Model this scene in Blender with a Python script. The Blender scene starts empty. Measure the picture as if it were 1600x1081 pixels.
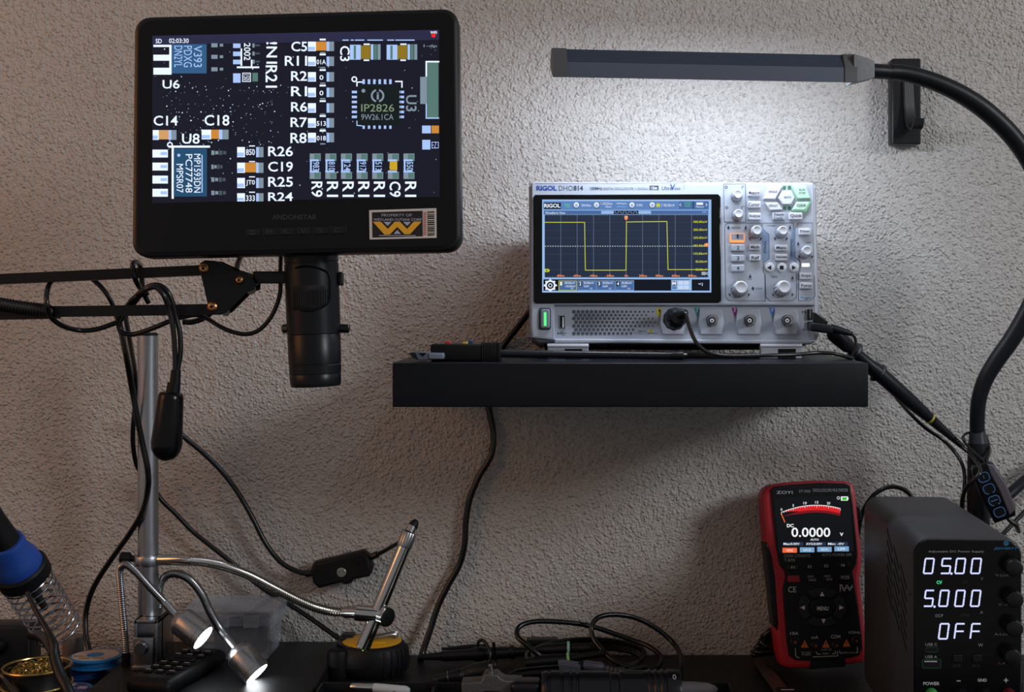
import bpy, bmesh, math, random
from mathutils import Vector, Matrix, Euler

# ------------------------------------------------------------------ camera, world, lights
SC = bpy.context.scene
COL = SC.collection
FPX, CX, CY = 1940.0, 880.0, 470.0          # focal length and principal point, in photo pixels
DESK = 0.75                                  # desk top height
CAMZ = DESK + 0.355
WALL = 1.25                                  # distance camera - wall

cam_d = bpy.data.cameras.new('camera')
cam = bpy.data.objects.new('camera', cam_d); COL.objects.link(cam)
cam.location = (0, 0, CAMZ); cam.rotation_euler = (math.pi/2, 0, 0)
cam_d.sensor_width = 36; cam_d.lens = FPX/1600*36
cam_d.shift_x = -(CX-800)/1600; cam_d.shift_y = (CY-540.5)/1600
cam_d.clip_start = 0.02
SC.camera = cam

SC.view_settings.view_transform = 'Standard'
SC.view_settings.look = 'None'
SC.view_settings.gamma = 1
SC.view_settings.exposure = 0.0
SC.view_settings.use_curve_mapping = False

def lin(c):
    def f(u):
        u /= 255.0
        return u/12.92 if u <= 0.04045 else ((u+0.055)/1.055)**2.4
    return (f(c[0]), f(c[1]), f(c[2]), 1.0)

world = bpy.data.worlds.new('world'); SC.world = world; world.use_nodes = True
wb = world.node_tree.nodes['Background']
wb.inputs[0].default_value = lin((158, 157, 158)); wb.inputs[1].default_value = 0.6

def area(name, loc, target, size, power, color):
    d = bpy.data.lights.new(name, 'AREA'); d.shape = 'SQUARE'; d.size = size
    d.energy = power; d.color = color[:3]
    o = bpy.data.objects.new(name, d); COL.objects.link(o)
    o.location = loc
    o.rotation_euler = (Vector(target)-Vector(loc)).to_track_quat('-Z', 'Y').to_euler()
    return o
LED_STRENGTH = 60                            # the bar lamp's diffuser
# room lamp to the right of the bench, and the warmer room light from the left
area('room_lamp_right', (2.05, -0.35, 1.95), (0.1, 1.25, 0.9), 0.55, 27, lin((230, 234, 238)))
area('room_lamp_left', (-1.5, 0.35, 1.55), (-0.6, 1.25, 1.05), 0.75, 4.8, lin((255, 166, 84)))

# ------------------------------------------------------------------ helpers
def P(px, py, Z):
    """photo pixel at distance Z -> world point"""
    return Vector(((px-CX)*Z/FPX, Z, CAMZ-(py-CY)*Z/FPX))
def W(px, Z): return px*Z/FPX                # a length of px pixels at distance Z

_mats = {}
def mat(name, rgb, rough=0.5, metal=0.0, emit=0.0, noise=0.0, nscale=300, bump=0.0, spec=None, coat=0.0):
    if name in _mats: return _mats[name]
    m = bpy.data.materials.new(name); m.use_nodes = True; _mats[name] = m
    nt = m.node_tree; b = nt.nodes['Principled BSDF']
    if spec is None: spec = 0.28 if max(rgb) < 52 and not metal else 0.5     # dark matt plastics
    c = lin(rgb)
    b.inputs['Base Color'].default_value = c
    b.inputs['Roughness'].default_value = rough
    b.inputs['Metallic'].default_value = metal
    b.inputs['Specular IOR Level'].default_value = spec
    if coat: b.inputs['Coat Weight'].default_value = coat; b.inputs['Coat Roughness'].default_value = 0.1
    if emit:
        b.inputs['Emission Color'].default_value = c
        b.inputs['Emission Strength'].default_value = emit
        b.inputs['Base Color'].default_value = (0.002, 0.002, 0.002, 1); b.inputs['Specular IOR Level'].default_value = 0.1
    if noise or bump:
        tc = nt.nodes.new('ShaderNodeTexCoord'); n = nt.nodes.new('ShaderNodeTexNoise')
        n.inputs['Scale'].default_value = nscale; n.inputs['Detail'].default_value = 4
        nt.links.new(tc.outputs['Object'], n.inputs['Vector'])
        if noise:
            r = nt.nodes.new('ShaderNodeMapRange')
            r.inputs['To Min'].default_value = max(0.02, rough-noise); r.inputs['To Max'].default_value = min(1, rough+noise)
            nt.links.new(n.outputs['Fac'], r.inputs['Value']); nt.links.new(r.outputs[0], b.inputs['Roughness'])
        if bump:
            bp = nt.nodes.new('ShaderNodeBump'); bp.inputs['Strength'].default_value = bump; bp.inputs['Distance'].default_value = 0.001
            nt.links.new(n.outputs['Fac'], bp.inputs['Height']); nt.links.new(bp.outputs[0], b.inputs['Normal'])
    return m

def clear_plastic(name, rgb, rough=0.08, fac=0.86):
    m = bpy.data.materials.new(name); m.use_nodes = True; nt = m.node_tree
    nt.nodes.clear()
    o = nt.nodes.new('ShaderNodeOutputMaterial'); mx = nt.nodes.new('ShaderNodeMixShader')
    t = nt.nodes.new('ShaderNodeBsdfTransparent'); t.inputs[0].default_value = (0.96, 0.97, 0.98, 1)
    g = nt.nodes.new('ShaderNodeBsdfPrincipled'); g.inputs['Base Color'].default_value = lin(rgb)
    g.inputs['Roughness'].default_value = rough
    fr = nt.nodes.new('ShaderNodeLayerWeight'); fr.inputs['Blend'].default_value = 0.25
    mr = nt.nodes.new('ShaderNodeMapRange'); mr.inputs['To Min'].default_value = 1-fac; mr.inputs['To Max'].default_value = min(1, 1.55-fac)
    nt.links.new(fr.outputs['Facing'], mr.inputs['Value'])
    nt.links.new(mr.outputs[0], mx.inputs[0]); nt.links.new(t.outputs[0], mx.inputs[1]); nt.links.new(g.outputs[0], mx.inputs[2])
    nt.links.new(mx.outputs[0], o.inputs[0])
    return m

def catmull(pts, n=8):
    pts = [Vector(p) for p in pts]
    if len(pts) < 3: return pts
    out = []
    ex = [2*pts[0]-pts[1]] + pts + [2*pts[-1]-pts[-2]]
    for i in range(1, len(ex)-2):
        p0, p1, p2, p3 = ex[i-1], ex[i], ex[i+1], ex[i+2]
        for k in range(n):
            t = k/n
            out.append(0.5*((2*p1)+(-p0+p2)*t+(2*p0-5*p1+4*p2-p3)*t*t+(-p0+3*p1-3*p2+p3)*t**3))
    out.append(pts[-1])
    return out

_tcache = {}
def text2d(s, bold=0.0, res=3):
    k = (s, bold)
    if k in _tcache: return _tcache[k]
    cu = bpy.data.curves.new('t', 'FONT'); cu.body = s; cu.size = 1; cu.resolution_u = res; cu.offset = bold
    cu.fill_mode = 'FRONT'
    ob = bpy.data.objects.new('t', cu)
    COL.objects.link(ob)
    me = ob.to_mesh()
    vs = [(v.co.x, v.co.y) for v in me.vertices]; fs = [tuple(p.vertices) for p in me.polygons]
    ob.to_mesh_clear(); bpy.data.objects.remove(ob); bpy.data.curves.remove(cu)
    if vs:
        x0 = min(v[0] for v in vs); x1 = max(v[0] for v in vs); y0 = min(v[1] for v in vs); y1 = max(v[1] for v in vs)
        w = max(x1-x0, 1e-6); h = max(y1-y0, 1e-6)
        vs = [((v[0]-x0)/w, (v[1]-y0)/h) for v in vs]
    _tcache[k] = (vs, fs)
    return _tcache[k]

class MB:
    def __init__(s, F=None): s.v = []; s.f = []; s.m = []; s.mats = []; s.F = F; s.sm = []
    def mi(s, m):
        if m not in s.mats: s.mats.append(m)
        return s.mats.index(m)
    def add(s, vs, fs, m, smooth=True):
        b = len(s.v); s.v += [Vector(v) for v in vs]; k = s.mi(m)
        for f in fs: s.f.append(tuple(i+b for i in f)); s.m.append(k); s.sm.append(smooth)
    # --- solids in raw coordinates
    def box(s, lo, hi, m, bev=0.0, M=None):
        bm = bmesh.new(); bmesh.ops.create_cube(bm, size=1)
        c = [(lo[i]+hi[i])/2 for i in range(3)]; d = [hi[i]-lo[i] for i in range(3)]
        for v in bm.verts: v.co = Vector((v.co.x*d[0]+c[0], v.co.y*d[1]+c[1], v.co.z*d[2]+c[2]))
        if bev: bmesh.ops.bevel(bm, geom=bm.edges[:], offset=bev, segments=3, profile=0.5, affect='EDGES')
        s.addbm(bm, m, M)
    def addbm(s, bm, m, M=None):
        bm.verts.index_update()
        s.add([(M @ v.co if M else v.co.copy()) for v in bm.verts], [[v.index for v in f.verts] for f in bm.faces], m); bm.free()
    def lathe(s, p0, p1, prof, m, seg=24, cap=True, flute=None):
        """prof: (t along p0->p1, radius)"""
        p0 = Vector(p0); p1 = Vector(p1); d = (p1-p0); a = d.normalized()
        u = a.orthogonal().normalized(); w = a.cross(u)
        vs = []; fs = []
        for t, r in prof:
            for i in range(seg):
                an = 2*math.pi*i/seg; rr = r
                if flute: rr = r*(1-flute[1]*(1 if (i//flute[0]) % 2 else 0))
                vs.append(p0+d*t+u*(math.cos(an)*rr)+w*(math.sin(an)*rr))
        n = len(prof)
        for j in range(n-1):
            for i in range(seg):
                fs.append((j*seg+i, j*seg+(i+1) % seg, (j+1)*seg+(i+1) % seg, (j+1)*seg+i))
        if cap:
            fs.append(tuple(range(seg-1, -1, -1))); fs.append(tuple((n-1)*seg+i for i in range(seg)))
        s.add(vs, fs, m)
    def cyl(s, p0, p1, r, m, r1=None, seg=24, bev=0.0):
        r1 = r if r1 is None else r1
        L = (Vector(p1)-Vector(p0)).length
        b = min(bev, L*0.45, r*0.5)
        prof = [(0, r-b), (b/L, r), (1-b/L, r1), (1, r1-b)] if b else [(0, r), (1, r1)]
        s.lathe(p0, p1, prof, m, seg)
    def tube(s, pts, r, m, n=8, seg=12, closed=False, rib=None, smoothpath=True):
        path = catmull(pts, n) if smoothpath else [Vector(p) for p in pts]
        if rib:                                                 # even steps, alternating radius
            L = [0]
            for a, b in zip(path, path[1:]): L.append(L[-1]+(b-a).length)
            k = max(4, int(L[-1]/rib[0])); out = []; j = 0
            for i in range(k+1):
                t = L[-1]*i/k
                while j < len(L)-2 and L[j+1] < t: j += 1
                q = (t-L[j])/max(L[j+1]-L[j], 1e-9); out.append(path[j].lerp(path[j+1], q))
            path = out
        N = len(path)
        rr = r if isinstance(r, (list, tuple)) else None
        u = None; vs = []; fs = []
        for i, p in enumerate(path):
            if closed: t = (path[(i+1) % N]-path[i-1])
            else: t = path[min(i+1, N-1)]-path[max(i-1, 0)]
            t = t.normalized() if t.length > 1e-9 else Vector((0, 0, 1))
            u = t.orthogonal().normalized() if u is None else (u-t*u.dot(t)).normalized()
            w = t.cross(u)
            if rr:
                q = i/(N-1)*(len(rr)-1); a = min(int(q), len(rr)-2); R = rr[a]+(rr[a+1]-rr[a])*(q-a)
            else: R = r
            if rib and i % 2: R *= rib[1]
            for k in range(seg):
                an = 2*math.pi*k/seg; vs.append(p+u*(math.cos(an)*R)+w*(math.sin(an)*R))
        for i in range(N if closed else N-1):
            j = (i+1) % N
            for k in range(seg): fs.append((i*seg+k, i*seg+(k+1) % seg, j*seg+(k+1) % seg, j*seg+k))
        if not closed:
            fs.append(tuple(range(seg-1, -1, -1))); fs.append(tuple((N-1)*seg+k for k in range(seg)))
        s.add(vs, fs, m)
    def sphere(s, c, r, m, sc=(1, 1, 1), seg=20, M=None):
        bm = bmesh.new(); bmesh.ops.create_uvsphere(bm, u_segments=seg, v_segments=seg//2, radius=1)
        for v in bm.verts: v.co = Vector((v.co.x*r*sc[0]+c[0], v.co.y*r*sc[1]+c[1], v.co.z*r*sc[2]+c[2]))
        s.addbm(bm, m, M)
    def prism(s, poly, y0, y1, m, bev=0.0, bevb=None):
        """poly in local (x, z); slab from y0 (front) to y1 (back) with rounded rims"""
        bevb = bev if bevb is None else bevb
        area_ = sum(poly[i][0]*poly[(i+1) % len(poly)][1]-poly[(i+1) % len(poly)][0]*poly[i][1] for i in range(len(poly)))
        if area_ < 0: poly = poly[::-1]
        n = len(poly)
        def inset(d):
            out = []
            for i in range(n):
                a, b, c = Vector(poly[i-1]), Vector(poly[i]), Vector(poly[(i+1) % n])
                e1 = (b-a); e2 = (c-b)
                if e1.length < 1e-9 or e2.length < 1e-9: out.append(b); continue
                e1.normalize(); e2.normalize()
                n1 = Vector((-e1.y, e1.x)); n2 = Vector((-e2.y, e2.x)); k = (n1+n2)
                l = max(k.length, 0.4); out.append(b+k/l*d*min(1/max((k/l).dot(n1), 0.5), 1.6))
            return out
        loops = []
        if bev: loops += [(y0, inset(bev)), (y0+bev*0.3, inset(bev*0.3)), (y0+bev, poly)]
        else: loops += [(y0, poly)]
        if bevb: loops += [(y1-bevb, poly), (y1-bevb*0.3, inset(bevb*0.3)), (y1, inset(bevb))]
        else: loops += [(y1, poly)]
        vs = []; fs = []
        for y, L in loops: vs += [(p[0], y, p[1]) for p in L]
        for j in range(len(loops)-1):
            for i in range(n):
                fs.append((j*n+i, j*n+(i+1) % n, (j+1)*n+(i+1) % n, (j+1)*n+i))
        fs.append(tuple(range(n))); fs.append(tuple((len(loops)-1)*n+i for i in range(n-1, -1, -1)))
        s.add(vs, [f[::-1] for f in fs] if False else fs, m)
    # --- shapes given on the face of frame F (pixel coordinates are turned into metres on that face)
    def L(s, p, y=0): return s.F.l(p[0], p[1], y)
    def slab(s, pts, y0, y1, m, bev=0.0, bevb=None): s.prism([s.L(p, y0) for p in pts], y0, y1, m, bev, bevb)
    def poly(s, pts, y, m):
        q = [s.L(p, y) for p in pts]
        a = sum(q[i][0]*q[(i+1) % len(q)][1]-q[(i+1) % len(q)][0]*q[i][1] for i in range(len(q)))
        if a < 0: q = q[::-1]
        s.add([(x, y, z) for x, z in q], [tuple(range(len(q)))], m, False)
    def rect(s, x0, y0, x1, y1, y, m): s.poly([(x0, y0), (x1, y0), (x1, y1), (x0, y1)], y, m)
    def disc(s, cx, cy, r, y, m, n=20): s.poly([(cx+r*math.cos(2*math.pi*i/n), cy+r*math.sin(2*math.pi*i/n)) for i in range(n)], y, m)
    def ring(s, cx, cy, r0, r1, y, m, a0=0, a1=360, n=24):
        for i in range(n):
            a = math.radians(a0+(a1-a0)*i/n); b = math.radians(a0+(a1-a0)*(i+1)/n)
            s.poly([(cx+r0*math.cos(a), cy+r0*math.sin(a)), (cx+r1*math.cos(a), cy+r1*math.sin(a)),
                    (cx+r1*math.cos(b), cy+r1*math.sin(b)), (cx+r0*math.cos(b), cy+r0*math.sin(b))], y, m)
    def pline(s, pts, w, y, m, closed=False):
        n = len(pts)
        for i in range(n if closed else n-1):
            a = Vector(pts[i]); b = Vector(pts[(i+1) % n]); d = b-a
            if d.length < 1e-6: continue
            d.normalize(); q = Vector((-d.y, d.x))*(w/2); e = d*(w/2)
            s.poly([a-e+q, b+e+q, b+e-q, a-e-q], y, m)
    def text(s, t, x0, y0, x1, y1, y, m, bold=0.0, rot=0, skew=0.0):
        """lettering fitted to a box; rot 90 reads downwards, -90 upwards"""
        vs, fs = text2d(t, bold)
        out = []
        for u, v in vs:
            if rot == 90: p = (x1-(1-v)*(x1-x0), y0+u*(y1-y0)); p = (x0+v*(x1-x0), y0+u*(y1-y0))
            elif rot == -90: p = (x1-v*(x1-x0), y1-u*(y1-y0))
            else: p = (x0+u*(x1-x0)+skew*(v-0.5)*(y1-y0), y1-v*(y1-y0))
            q = s.L(p, y); out.append((q[0], y, q[1]))
        s.add(out, fs, m, False)
    def peg(s, cx, cy, r, y0, y1, m, r1=None, seg=24, bev=0.0, flute=None, prof=None):
        """round boss: rim y1 (back) to y0 (front) around pixel centre measured on plane y1"""
        q = s.L((cx, cy), y1); e = s.L((cx+r, cy), y1); R = abs(e[0]-q[0]); k = 1 if r1 is None else r1
        L = abs(y1-y0); b = min(bev, L*0.4)
        pr = prof or [(0, 1.0), (1-b/L, k), (1-b/L*0.3, k*(1-0.3*b/R)), (1, max(k-b/R, 0.05))]
        s.lathe((q[0], y1, q[1]), (q[0], y0, q[1]), [(t, R*f) for t, f in pr], m, seg, True, flute)
    def build(s, name, parent=None, sharp=35):
        me = bpy.data.meshes.new(name)
        me.from_pydata([tuple(v) for v in s.v], [], s.f)
        for m in s.mats: me.materials.append(m)
        me.polygons.foreach_set('material_index', s.m); me.polygons.foreach_set('use_smooth', s.sm)
        me.update()
        me.set_sharp_from_angle(angle=math.radians(sharp))
        o = bpy.data.objects.new(name, me); COL.objects.link(o)
        if parent is not None: o.parent = parent
        return o

def tag(o, label, cat, group=None):
    o['label'] = label; o['category'] = cat
    if group: o['group'] = group
    return o
def part(o, label): o['label'] = label; return o
def thing(name, label, cat, loc=(0, 0, 0), rot=(0, 0, 0), group=None):
    o = bpy.data.objects.new(name, None); COL.objects.link(o)
    o.empty_display_size = 0.02
    o.location = loc; o.rotation_euler = rot
    return tag(o, label, cat, group)
def place(mb, root, name, sharp=35):
    """world-space mesh builder -> child of an unrotated root"""
    mb.v = [v-root.location for v in mb.v]
    return mb.build(name, root, sharp)

class Frame:
    """a device's own frame: x right, z up, -y towards the viewer; l() finds the face point behind a pixel"""
    def __init__(s, name, label, cat, px, py, Z, rx=0, ry=0, rz=0, group=None):
        s.root = thing(name, label, cat, P(px, py, Z), tuple(math.radians(a) for a in (rx, ry, rz)), group)
        s.M = Matrix.Translation(P(px, py, Z)) @ Euler([math.radians(a) for a in (rx, ry, rz)]).to_matrix().to_4x4()
        s.I = s.M.inverted(); s.o = s.I @ Vector((0, 0, CAMZ))
    def l(s, px, py, y=0.0):
        d = s.I.to_3x3() @ Vector(((px-CX)/FPX, 1.0, -(py-CY)/FPX))
        t = (y-s.o.y)/d.y
        q = s.o+d*t
        return (q.x, q.z)

def rrect(x0, y0, x1, y1, r, n=5):
    out = []
    for cx, cy, a in ((x1-r, y0+r, -90), (x1-r, y1-r, 0), (x0+r, y1-r, 90), (x0+r, y0+r, 180)):
        for i in range(n+1):
            t = math.radians(a+90*i/n); out.append((cx+r*math.cos(t), cy+r*math.sin(t)))
    return out
class Crop:
    """reading aid: positions measured on an enlarged view"""
    def __init__(s, ox, oy, k): s.ox, s.oy, s.k = ox, oy, k
    def __call__(s, x, y): return (s.ox+x/s.k, s.oy+y/s.k)
    def b(s, x0, y0, x1, y1): return (*s(x0, y0), *s(x1, y1))

# ------------------------------------------------------------------ shared materials
BLK = mat('black_plastic', (15, 16, 19), 0.38, noise=0.06, spec=0.4)
BLKM = mat('matte_black_plastic', (13, 14, 16), 0.55, noise=0.08)
BLKG = mat('gloss_black', (8, 9, 11), 0.16)
CABLE = mat('black_cable', (14, 15, 17), 0.28, noise=0.06, spec=0.55)
RUB = mat('black_rubber', (15, 16, 19), 0.55, bump=0.15, nscale=900)
CHROME = mat('chrome', (205, 203, 200), 0.12, 1.0)
STEEL = mat('brushed_steel', (176, 178, 182), 0.3, 1.0, noise=0.08, nscale=500)
ALU = mat('brushed_aluminium', (178, 180, 186), 0.36, 1.0, noise=0.08, nscale=400)
DSTEEL = mat('dark_steel', (95, 93, 90), 0.45, 1.0, noise=0.1)
DARK = mat('dark_hole', (4, 4, 5), 0.8)
WHITEP = mat('white_print', (205, 208, 212), 0.6)
GREYP = mat('grey_print', (168, 170, 174), 0.6)
DGREYP = mat('dark_grey_print', (46, 48, 53), 0.6)
# ------------------------------------------------------------------ setting
def wall_material():
    m = bpy.data.materials.new('textured_wall_paint'); m.use_nodes = True; nt = m.node_tree; b = nt.nodes['Principled BSDF']
    b.inputs['Roughness'].default_value = 0.4; b.inputs['Specular IOR Level'].default_value = 0.5
    tc = nt.nodes.new('ShaderNodeTexCoord')
    def noise(scale, det, dist=0.0):
        n = nt.nodes.new('ShaderNodeTexNoise'); n.inputs['Scale'].default_value = scale; n.inputs['Detail'].default_value = det
        n.inputs['Distortion'].default_value = dist
        nt.links.new(tc.outputs['Object'], n.inputs['Vector']); return n
    n1 = noise(420, 3.0, 0.5); n2 = noise(130, 2.0, 0.4); n3 = noise(3.0, 3)
    def math_(op, a, bb):
        k = nt.nodes.new('ShaderNodeMath'); k.operation = op
        for i, q in enumerate((a, bb)):
            if isinstance(q, (int, float)): k.inputs[i].default_value = q
            else: nt.links.new(q, k.inputs[i])
        return k.outputs[0]
    def drops(scale, r0, r1, seed):
        v = nt.nodes.new('ShaderNodeTexVoronoi'); v.feature = 'F1'; v.inputs['Scale'].default_value = scale
        mp = nt.nodes.new('ShaderNodeMapping'); mp.inputs['Location'].default_value = (seed, seed*2, seed*3)
        # slightly warped so that the drops are not perfect discs
        ad = nt.nodes.new('ShaderNodeVectorMath'); ad.operation = 'MULTIPLY_ADD'; ad.inputs[1].default_value = (0.004, 0.004, 0.004)
        nt.links.new(n2.outputs['Color'], ad.inputs[0]); nt.links.new(tc.outputs['Object'], ad.inputs[2])
        nt.links.new(ad.outputs[0], mp.inputs[0]); nt.links.new(mp.outputs[0], v.inputs['Vector'])
        r = nt.nodes.new('ShaderNodeMapRange'); r.interpolation_type = 'SMOOTHSTEP'
        r.inputs['From Min'].default_value = r0; r.inputs['From Max'].default_value = r1; r.inputs['To Min'].default_value = 1; r.inputs['To Max'].default_value = 0
        nt.links.new(v.outputs['Distance'], r.inputs['Value']); return r.outputs[0]
    h = math_('ADD', math_('MULTIPLY', n1.outputs['Fac'], 0.75), math_('MULTIPLY', n2.outputs['Fac'], 0.9))
    h = math_('ADD', h, math_('MULTIPLY', drops(215, 0.08, 0.52, 0.3), 0.55))
    h = math_('ADD', h, math_('MULTIPLY', drops(330, 0.08, 0.5, 0.7), 0.35))
    bp = nt.nodes.new('ShaderNodeBump'); bp.inputs['Strength'].default_value = 0.9; bp.inputs['Distance'].default_value = 0.0024
    nt.links.new(h, bp.inputs['Height']); nt.links.new(bp.outputs[0], b.inputs['Normal'])
    mx = nt.nodes.new('ShaderNodeMix'); mx.data_type = 'RGBA'
    mx.inputs['A'].default_value = lin((188, 183, 178)); mx.inputs['B'].default_value = lin((201, 197, 192))
    nt.links.new(n3.outputs['Fac'], mx.inputs['Factor']); nt.links.new(mx.outputs['Result'], b.inputs['Base Color'])
    return m
mb = MB(); mb.box((-2.4, WALL, 0), (2.4, WALL+0.1, 2.5), wall_material()); o = mb.build('wall_back'); o['kind'] = 'structure'
mb = MB(); mb.box((-2.4, -1.2, -0.05), (2.4, WALL+0.1, 0), mat('wood_floor', (96, 76, 60), 0.5, noise=0.1, nscale=8)); o = mb.build('floor'); o['kind'] = 'structure'

desk = thing('workbench_desk', 'black workbench top running along the textured wall', 'desk', (0, 0.9, 0))
mb = MB(); mb.box((-1.1, 0.62, DESK-0.03), (1.1, WALL-0.003, DESK), mat('black_desk_laminate', (22, 23, 26), 0.5, noise=0.1, nscale=200), 0.002); place(mb, desk, 'tabletop')
for x in (-1.04, 1.04):
    for y in (0.68, 1.2):
        mb = MB(); mb.box((x-0.025, y-0.025, 0), (x+0.025, y+0.025, DESK-0.03), BLKM, 0.003); place(mb, desk, 'leg')

def mat_specks():
    m = mat('speckled_black_mat', (21, 22, 25), 0.5)
    nt = m.node_tree; b = nt.nodes['Principled BSDF']; tc = nt.nodes.new('ShaderNodeTexCoord')
    v = nt.nodes.new('ShaderNodeTexVoronoi'); v.inputs['Scale'].default_value = 420
    n = nt.nodes.new('ShaderNodeTexNoise'); n.inputs['Scale'].default_value = 30
    nt.links.new(tc.outputs['Object'], v.inputs['Vector']); nt.links.new(tc.outputs['Object'], n.inputs['Vector'])
    r = nt.nodes.new('ShaderNodeMapRange'); r.inputs['From Min'].default_value = 0.1; r.inputs['From Max'].default_value = 0.22; r.inputs['To Min'].default_value = 1; r.inputs['To Max'].default_value = 0
    r2 = nt.nodes.new('ShaderNodeMapRange'); r2.inputs['From Min'].default_value = 0.45; r2.inputs['From Max'].default_value = 0.65
    nt.links.new(v.outputs['Distance'], r.inputs['Value']); nt.links.new(n.outputs['Fac'], r2.inputs['Value'])
    k = nt.nodes.new('ShaderNodeMath'); k.operation = 'MULTIPLY'; nt.links.new(r.outputs[0], k.inputs[0]); nt.links.new(r2.outputs[0], k.inputs[1])
    mx = nt.nodes.new('ShaderNodeMix'); mx.data_type = 'RGBA'; mx.inputs['A'].default_value = lin((21, 22, 25)); mx.inputs['B'].default_value = lin((120, 125, 110))
    nt.links.new(k.outputs[0], mx.inputs['Factor']); nt.links.new(mx.outputs['Result'], b.inputs['Base Color'])
    return m
MATTOP = DESK+0.0135
mb = MB(); mb.box((-0.418, 0.8, DESK), (-0.2195, WALL-0.004, MATTOP), mat_specks(), 0.0015)
tag(mb.build('work_mat'), 'thick black speckled work mat under the microscope pole and remote', 'work mat')

# ------------------------------------------------------------------ floating shelf
SHF, SHB = 1.042, WALL-0.0085
SHT = P(0, 567, SHF).z
sh = thing('floating_shelf', 'black floating shelf carrying the silver oscilloscope', 'shelf', (P(985, 0, SHF).x, SHB, SHT))
a = P(613, 567, SHF); b = P(1357, 636, SHF)
mb = MB(); mb.box((a.x, SHF, b.z), (b.x, SHB, a.z), mat('black_shelf_foil', (16, 19, 26), 0.42, noise=0.06, nscale=80), 0.0012); place(mb, sh, 'board')
mb = MB(); mb.box((a.x+0.03, SHB, b.z+0.01), (P(745, 0, WALL).x-0.01, WALL+0.002, b.z+0.025), DSTEEL)
mb.box((P(785, 0, WALL).x+0.01, SHB, b.z+0.01), (b.x-0.03, WALL+0.002, b.z+0.025), DSTEEL); place(mb, sh, 'wall_bracket')

# ------------------------------------------------------------------ oscilloscope
SIL = mat('silver_plastic', (170, 176, 188), 0.42, noise=0.05)
SIL2 = mat('light_key_plastic', (206, 210, 219), 0.4)
SILD = mat('grey_plastic', (120, 126, 138), 0.45)
NAVY = mat('navy_print', (36, 44, 66), 0.6)
RBLUE = mat('blue_brand_print', (24, 62, 138), 0.5)
TINT = mat('blue_grey_print', (122, 142, 170), 0.55)
F = Frame('oscilloscope', 'silver bench oscilloscope with yellow square wave on screen', 'oscilloscope', 1054, 535, 1.12, rx=-6)
R_ = F.root
mb = MB(F)
out = [(833, 283), (1270, 284), (1276, 290), (1281, 520), (1278, 530), (1265, 537), (842, 536), (829, 528), (827, 515), (826, 290)]
mb.slab(out, 0.0, 0.068, SIL, 0.004, 0.006)
# raised upper fascia, left cheek and lower lip leave the connector strip recessed
mb.slab([(831, 285), (1271, 286), (1274, 477), (866, 476), (866, 531), (831, 528), (829, 510)], -0.005, 0.004, SIL, 0.0018, 0)
mb.slab([(866, 529), (1277, 531), (1268, 537), (866, 536)], -0.004, 0.004, SIL, 0.0012, 0)
mb.text('DHO', 873, 290, 895, 298, -0.00515, NAVY); mb.text('814', 896, 290, 911, 298, -0.00515, NAVY, 0.035)
mb.text('RIGOL', 838, 290, 870, 298, -0.00515, RBLUE, 0.045)
mb.text('100MHz', 922, 292, 941, 297, -0.00515, NAVY, 0.02); mb.text('DIGITAL OSCILLOSCOPE', 943, 293, 990, 297, -0.00515, NAVY)
mb.text('1.25GSa/s', 993, 293, 1013, 297, -0.00515, NAVY); mb.rect(1015, 290, 1029, 297, -0.0051, NAVY); mb.text('12bit', 1017, 291.5, 1027, 296, -0.0053, SIL2, 0.02)
mb.text('Ultra', 1034, 291, 1050, 297, -0.00515, NAVY); mb.text('V', 1047, 288, 1055, 297, -0.00515, RBLUE, 0.03); mb.text('ision', 1054, 292, 1063, 297, -0.00515, NAVY)
mb.pline([(836, 286.5), (1069, 286.5), (1069, 295)], 0.8, -0.0051, SILD)
mb.build('housing', R_)

# screen bezel and screen
mb = MB(F); mb.slab([(836, 304), (1122, 303), (1126, 307), (1127, 469), (1123, 473), (837, 474), (834, 470), (833, 308)], -0.0065, -0.004, BLKG, 0.0008, 0)
mb.build('screen_bezel', R_)
C4 = Crop(820, 270, 5.148)
def em(name, rgb, k=1.0): return mat(name, rgb, emit=k)
sLB = em('screen_light_blue', (150, 186, 232)); sMB = em('screen_mid_blue', (92, 130, 188)); sDB = em('screen_navy', (36, 45, 66)); sBK = em('screen_black', (12, 18, 32))
sGR = em('screen_grid', (118, 130, 158)); sGR2 = em('screen_grid_dim', (64, 74, 98)); sYE = em('screen_yellow', (196, 202, 62)); sWH = em('screen_white', (232, 240, 250)); sOR = em('screen_orange', (240, 140, 84)); sGN = em('screen_green', (92, 214, 140)); sBLK2 = em('screen_blue_bar', (70, 104, 158))
mb = MB(F)
y0 = -0.0067
def r4(m, x0, yy0, x1, yy1, k=0): mb.rect(*C4.b(x0, yy0, x1, yy1), y0-0.00008*k, m)
def t4(s, m, x0, yy0, x1, yy1, k=4, bold=0.0): mb.text(s, *C4.b(x0, yy0, x1, yy1), y0-0.00008*k, m, bold)
r4(sLB, 140, 215, 1500, 962)
r4(sMB, 150, 228, 1480, 298, 1); r4(sBLK2, 152, 303, 1476, 334, 1)
r4(sBK, 152, 240, 290, 290, 2); t4('RIGOL', sWH, 156, 248, 286, 280, 3, 0.03)
t4('TD', sGN, 318, 250, 362, 277, 3)
for x in (415, 577, 862, 1025): mb.disc(*C4(x, 260), 26/5.148, y0-0.0002, sBK); mb.disc(*C4(x, 258), 22/5.148, y0-0.0003, sWH); mb.disc(*C4(x, 262), 13/5.148, y0-0.0004, sLB)
t4('200.00us', sWH, 455, 252, 532, 270); t4('1.25GSa/s', sWH, 612, 238, 705, 256); t4('Norm', sWH, 650, 264, 696, 280)
t4('50Mpts', sWH, 738, 240, 818, 256); t4('10Mpts', sLB, 742, 266, 816, 280); t4('0.00s', sWH, 898, 250, 948, 268)
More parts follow.
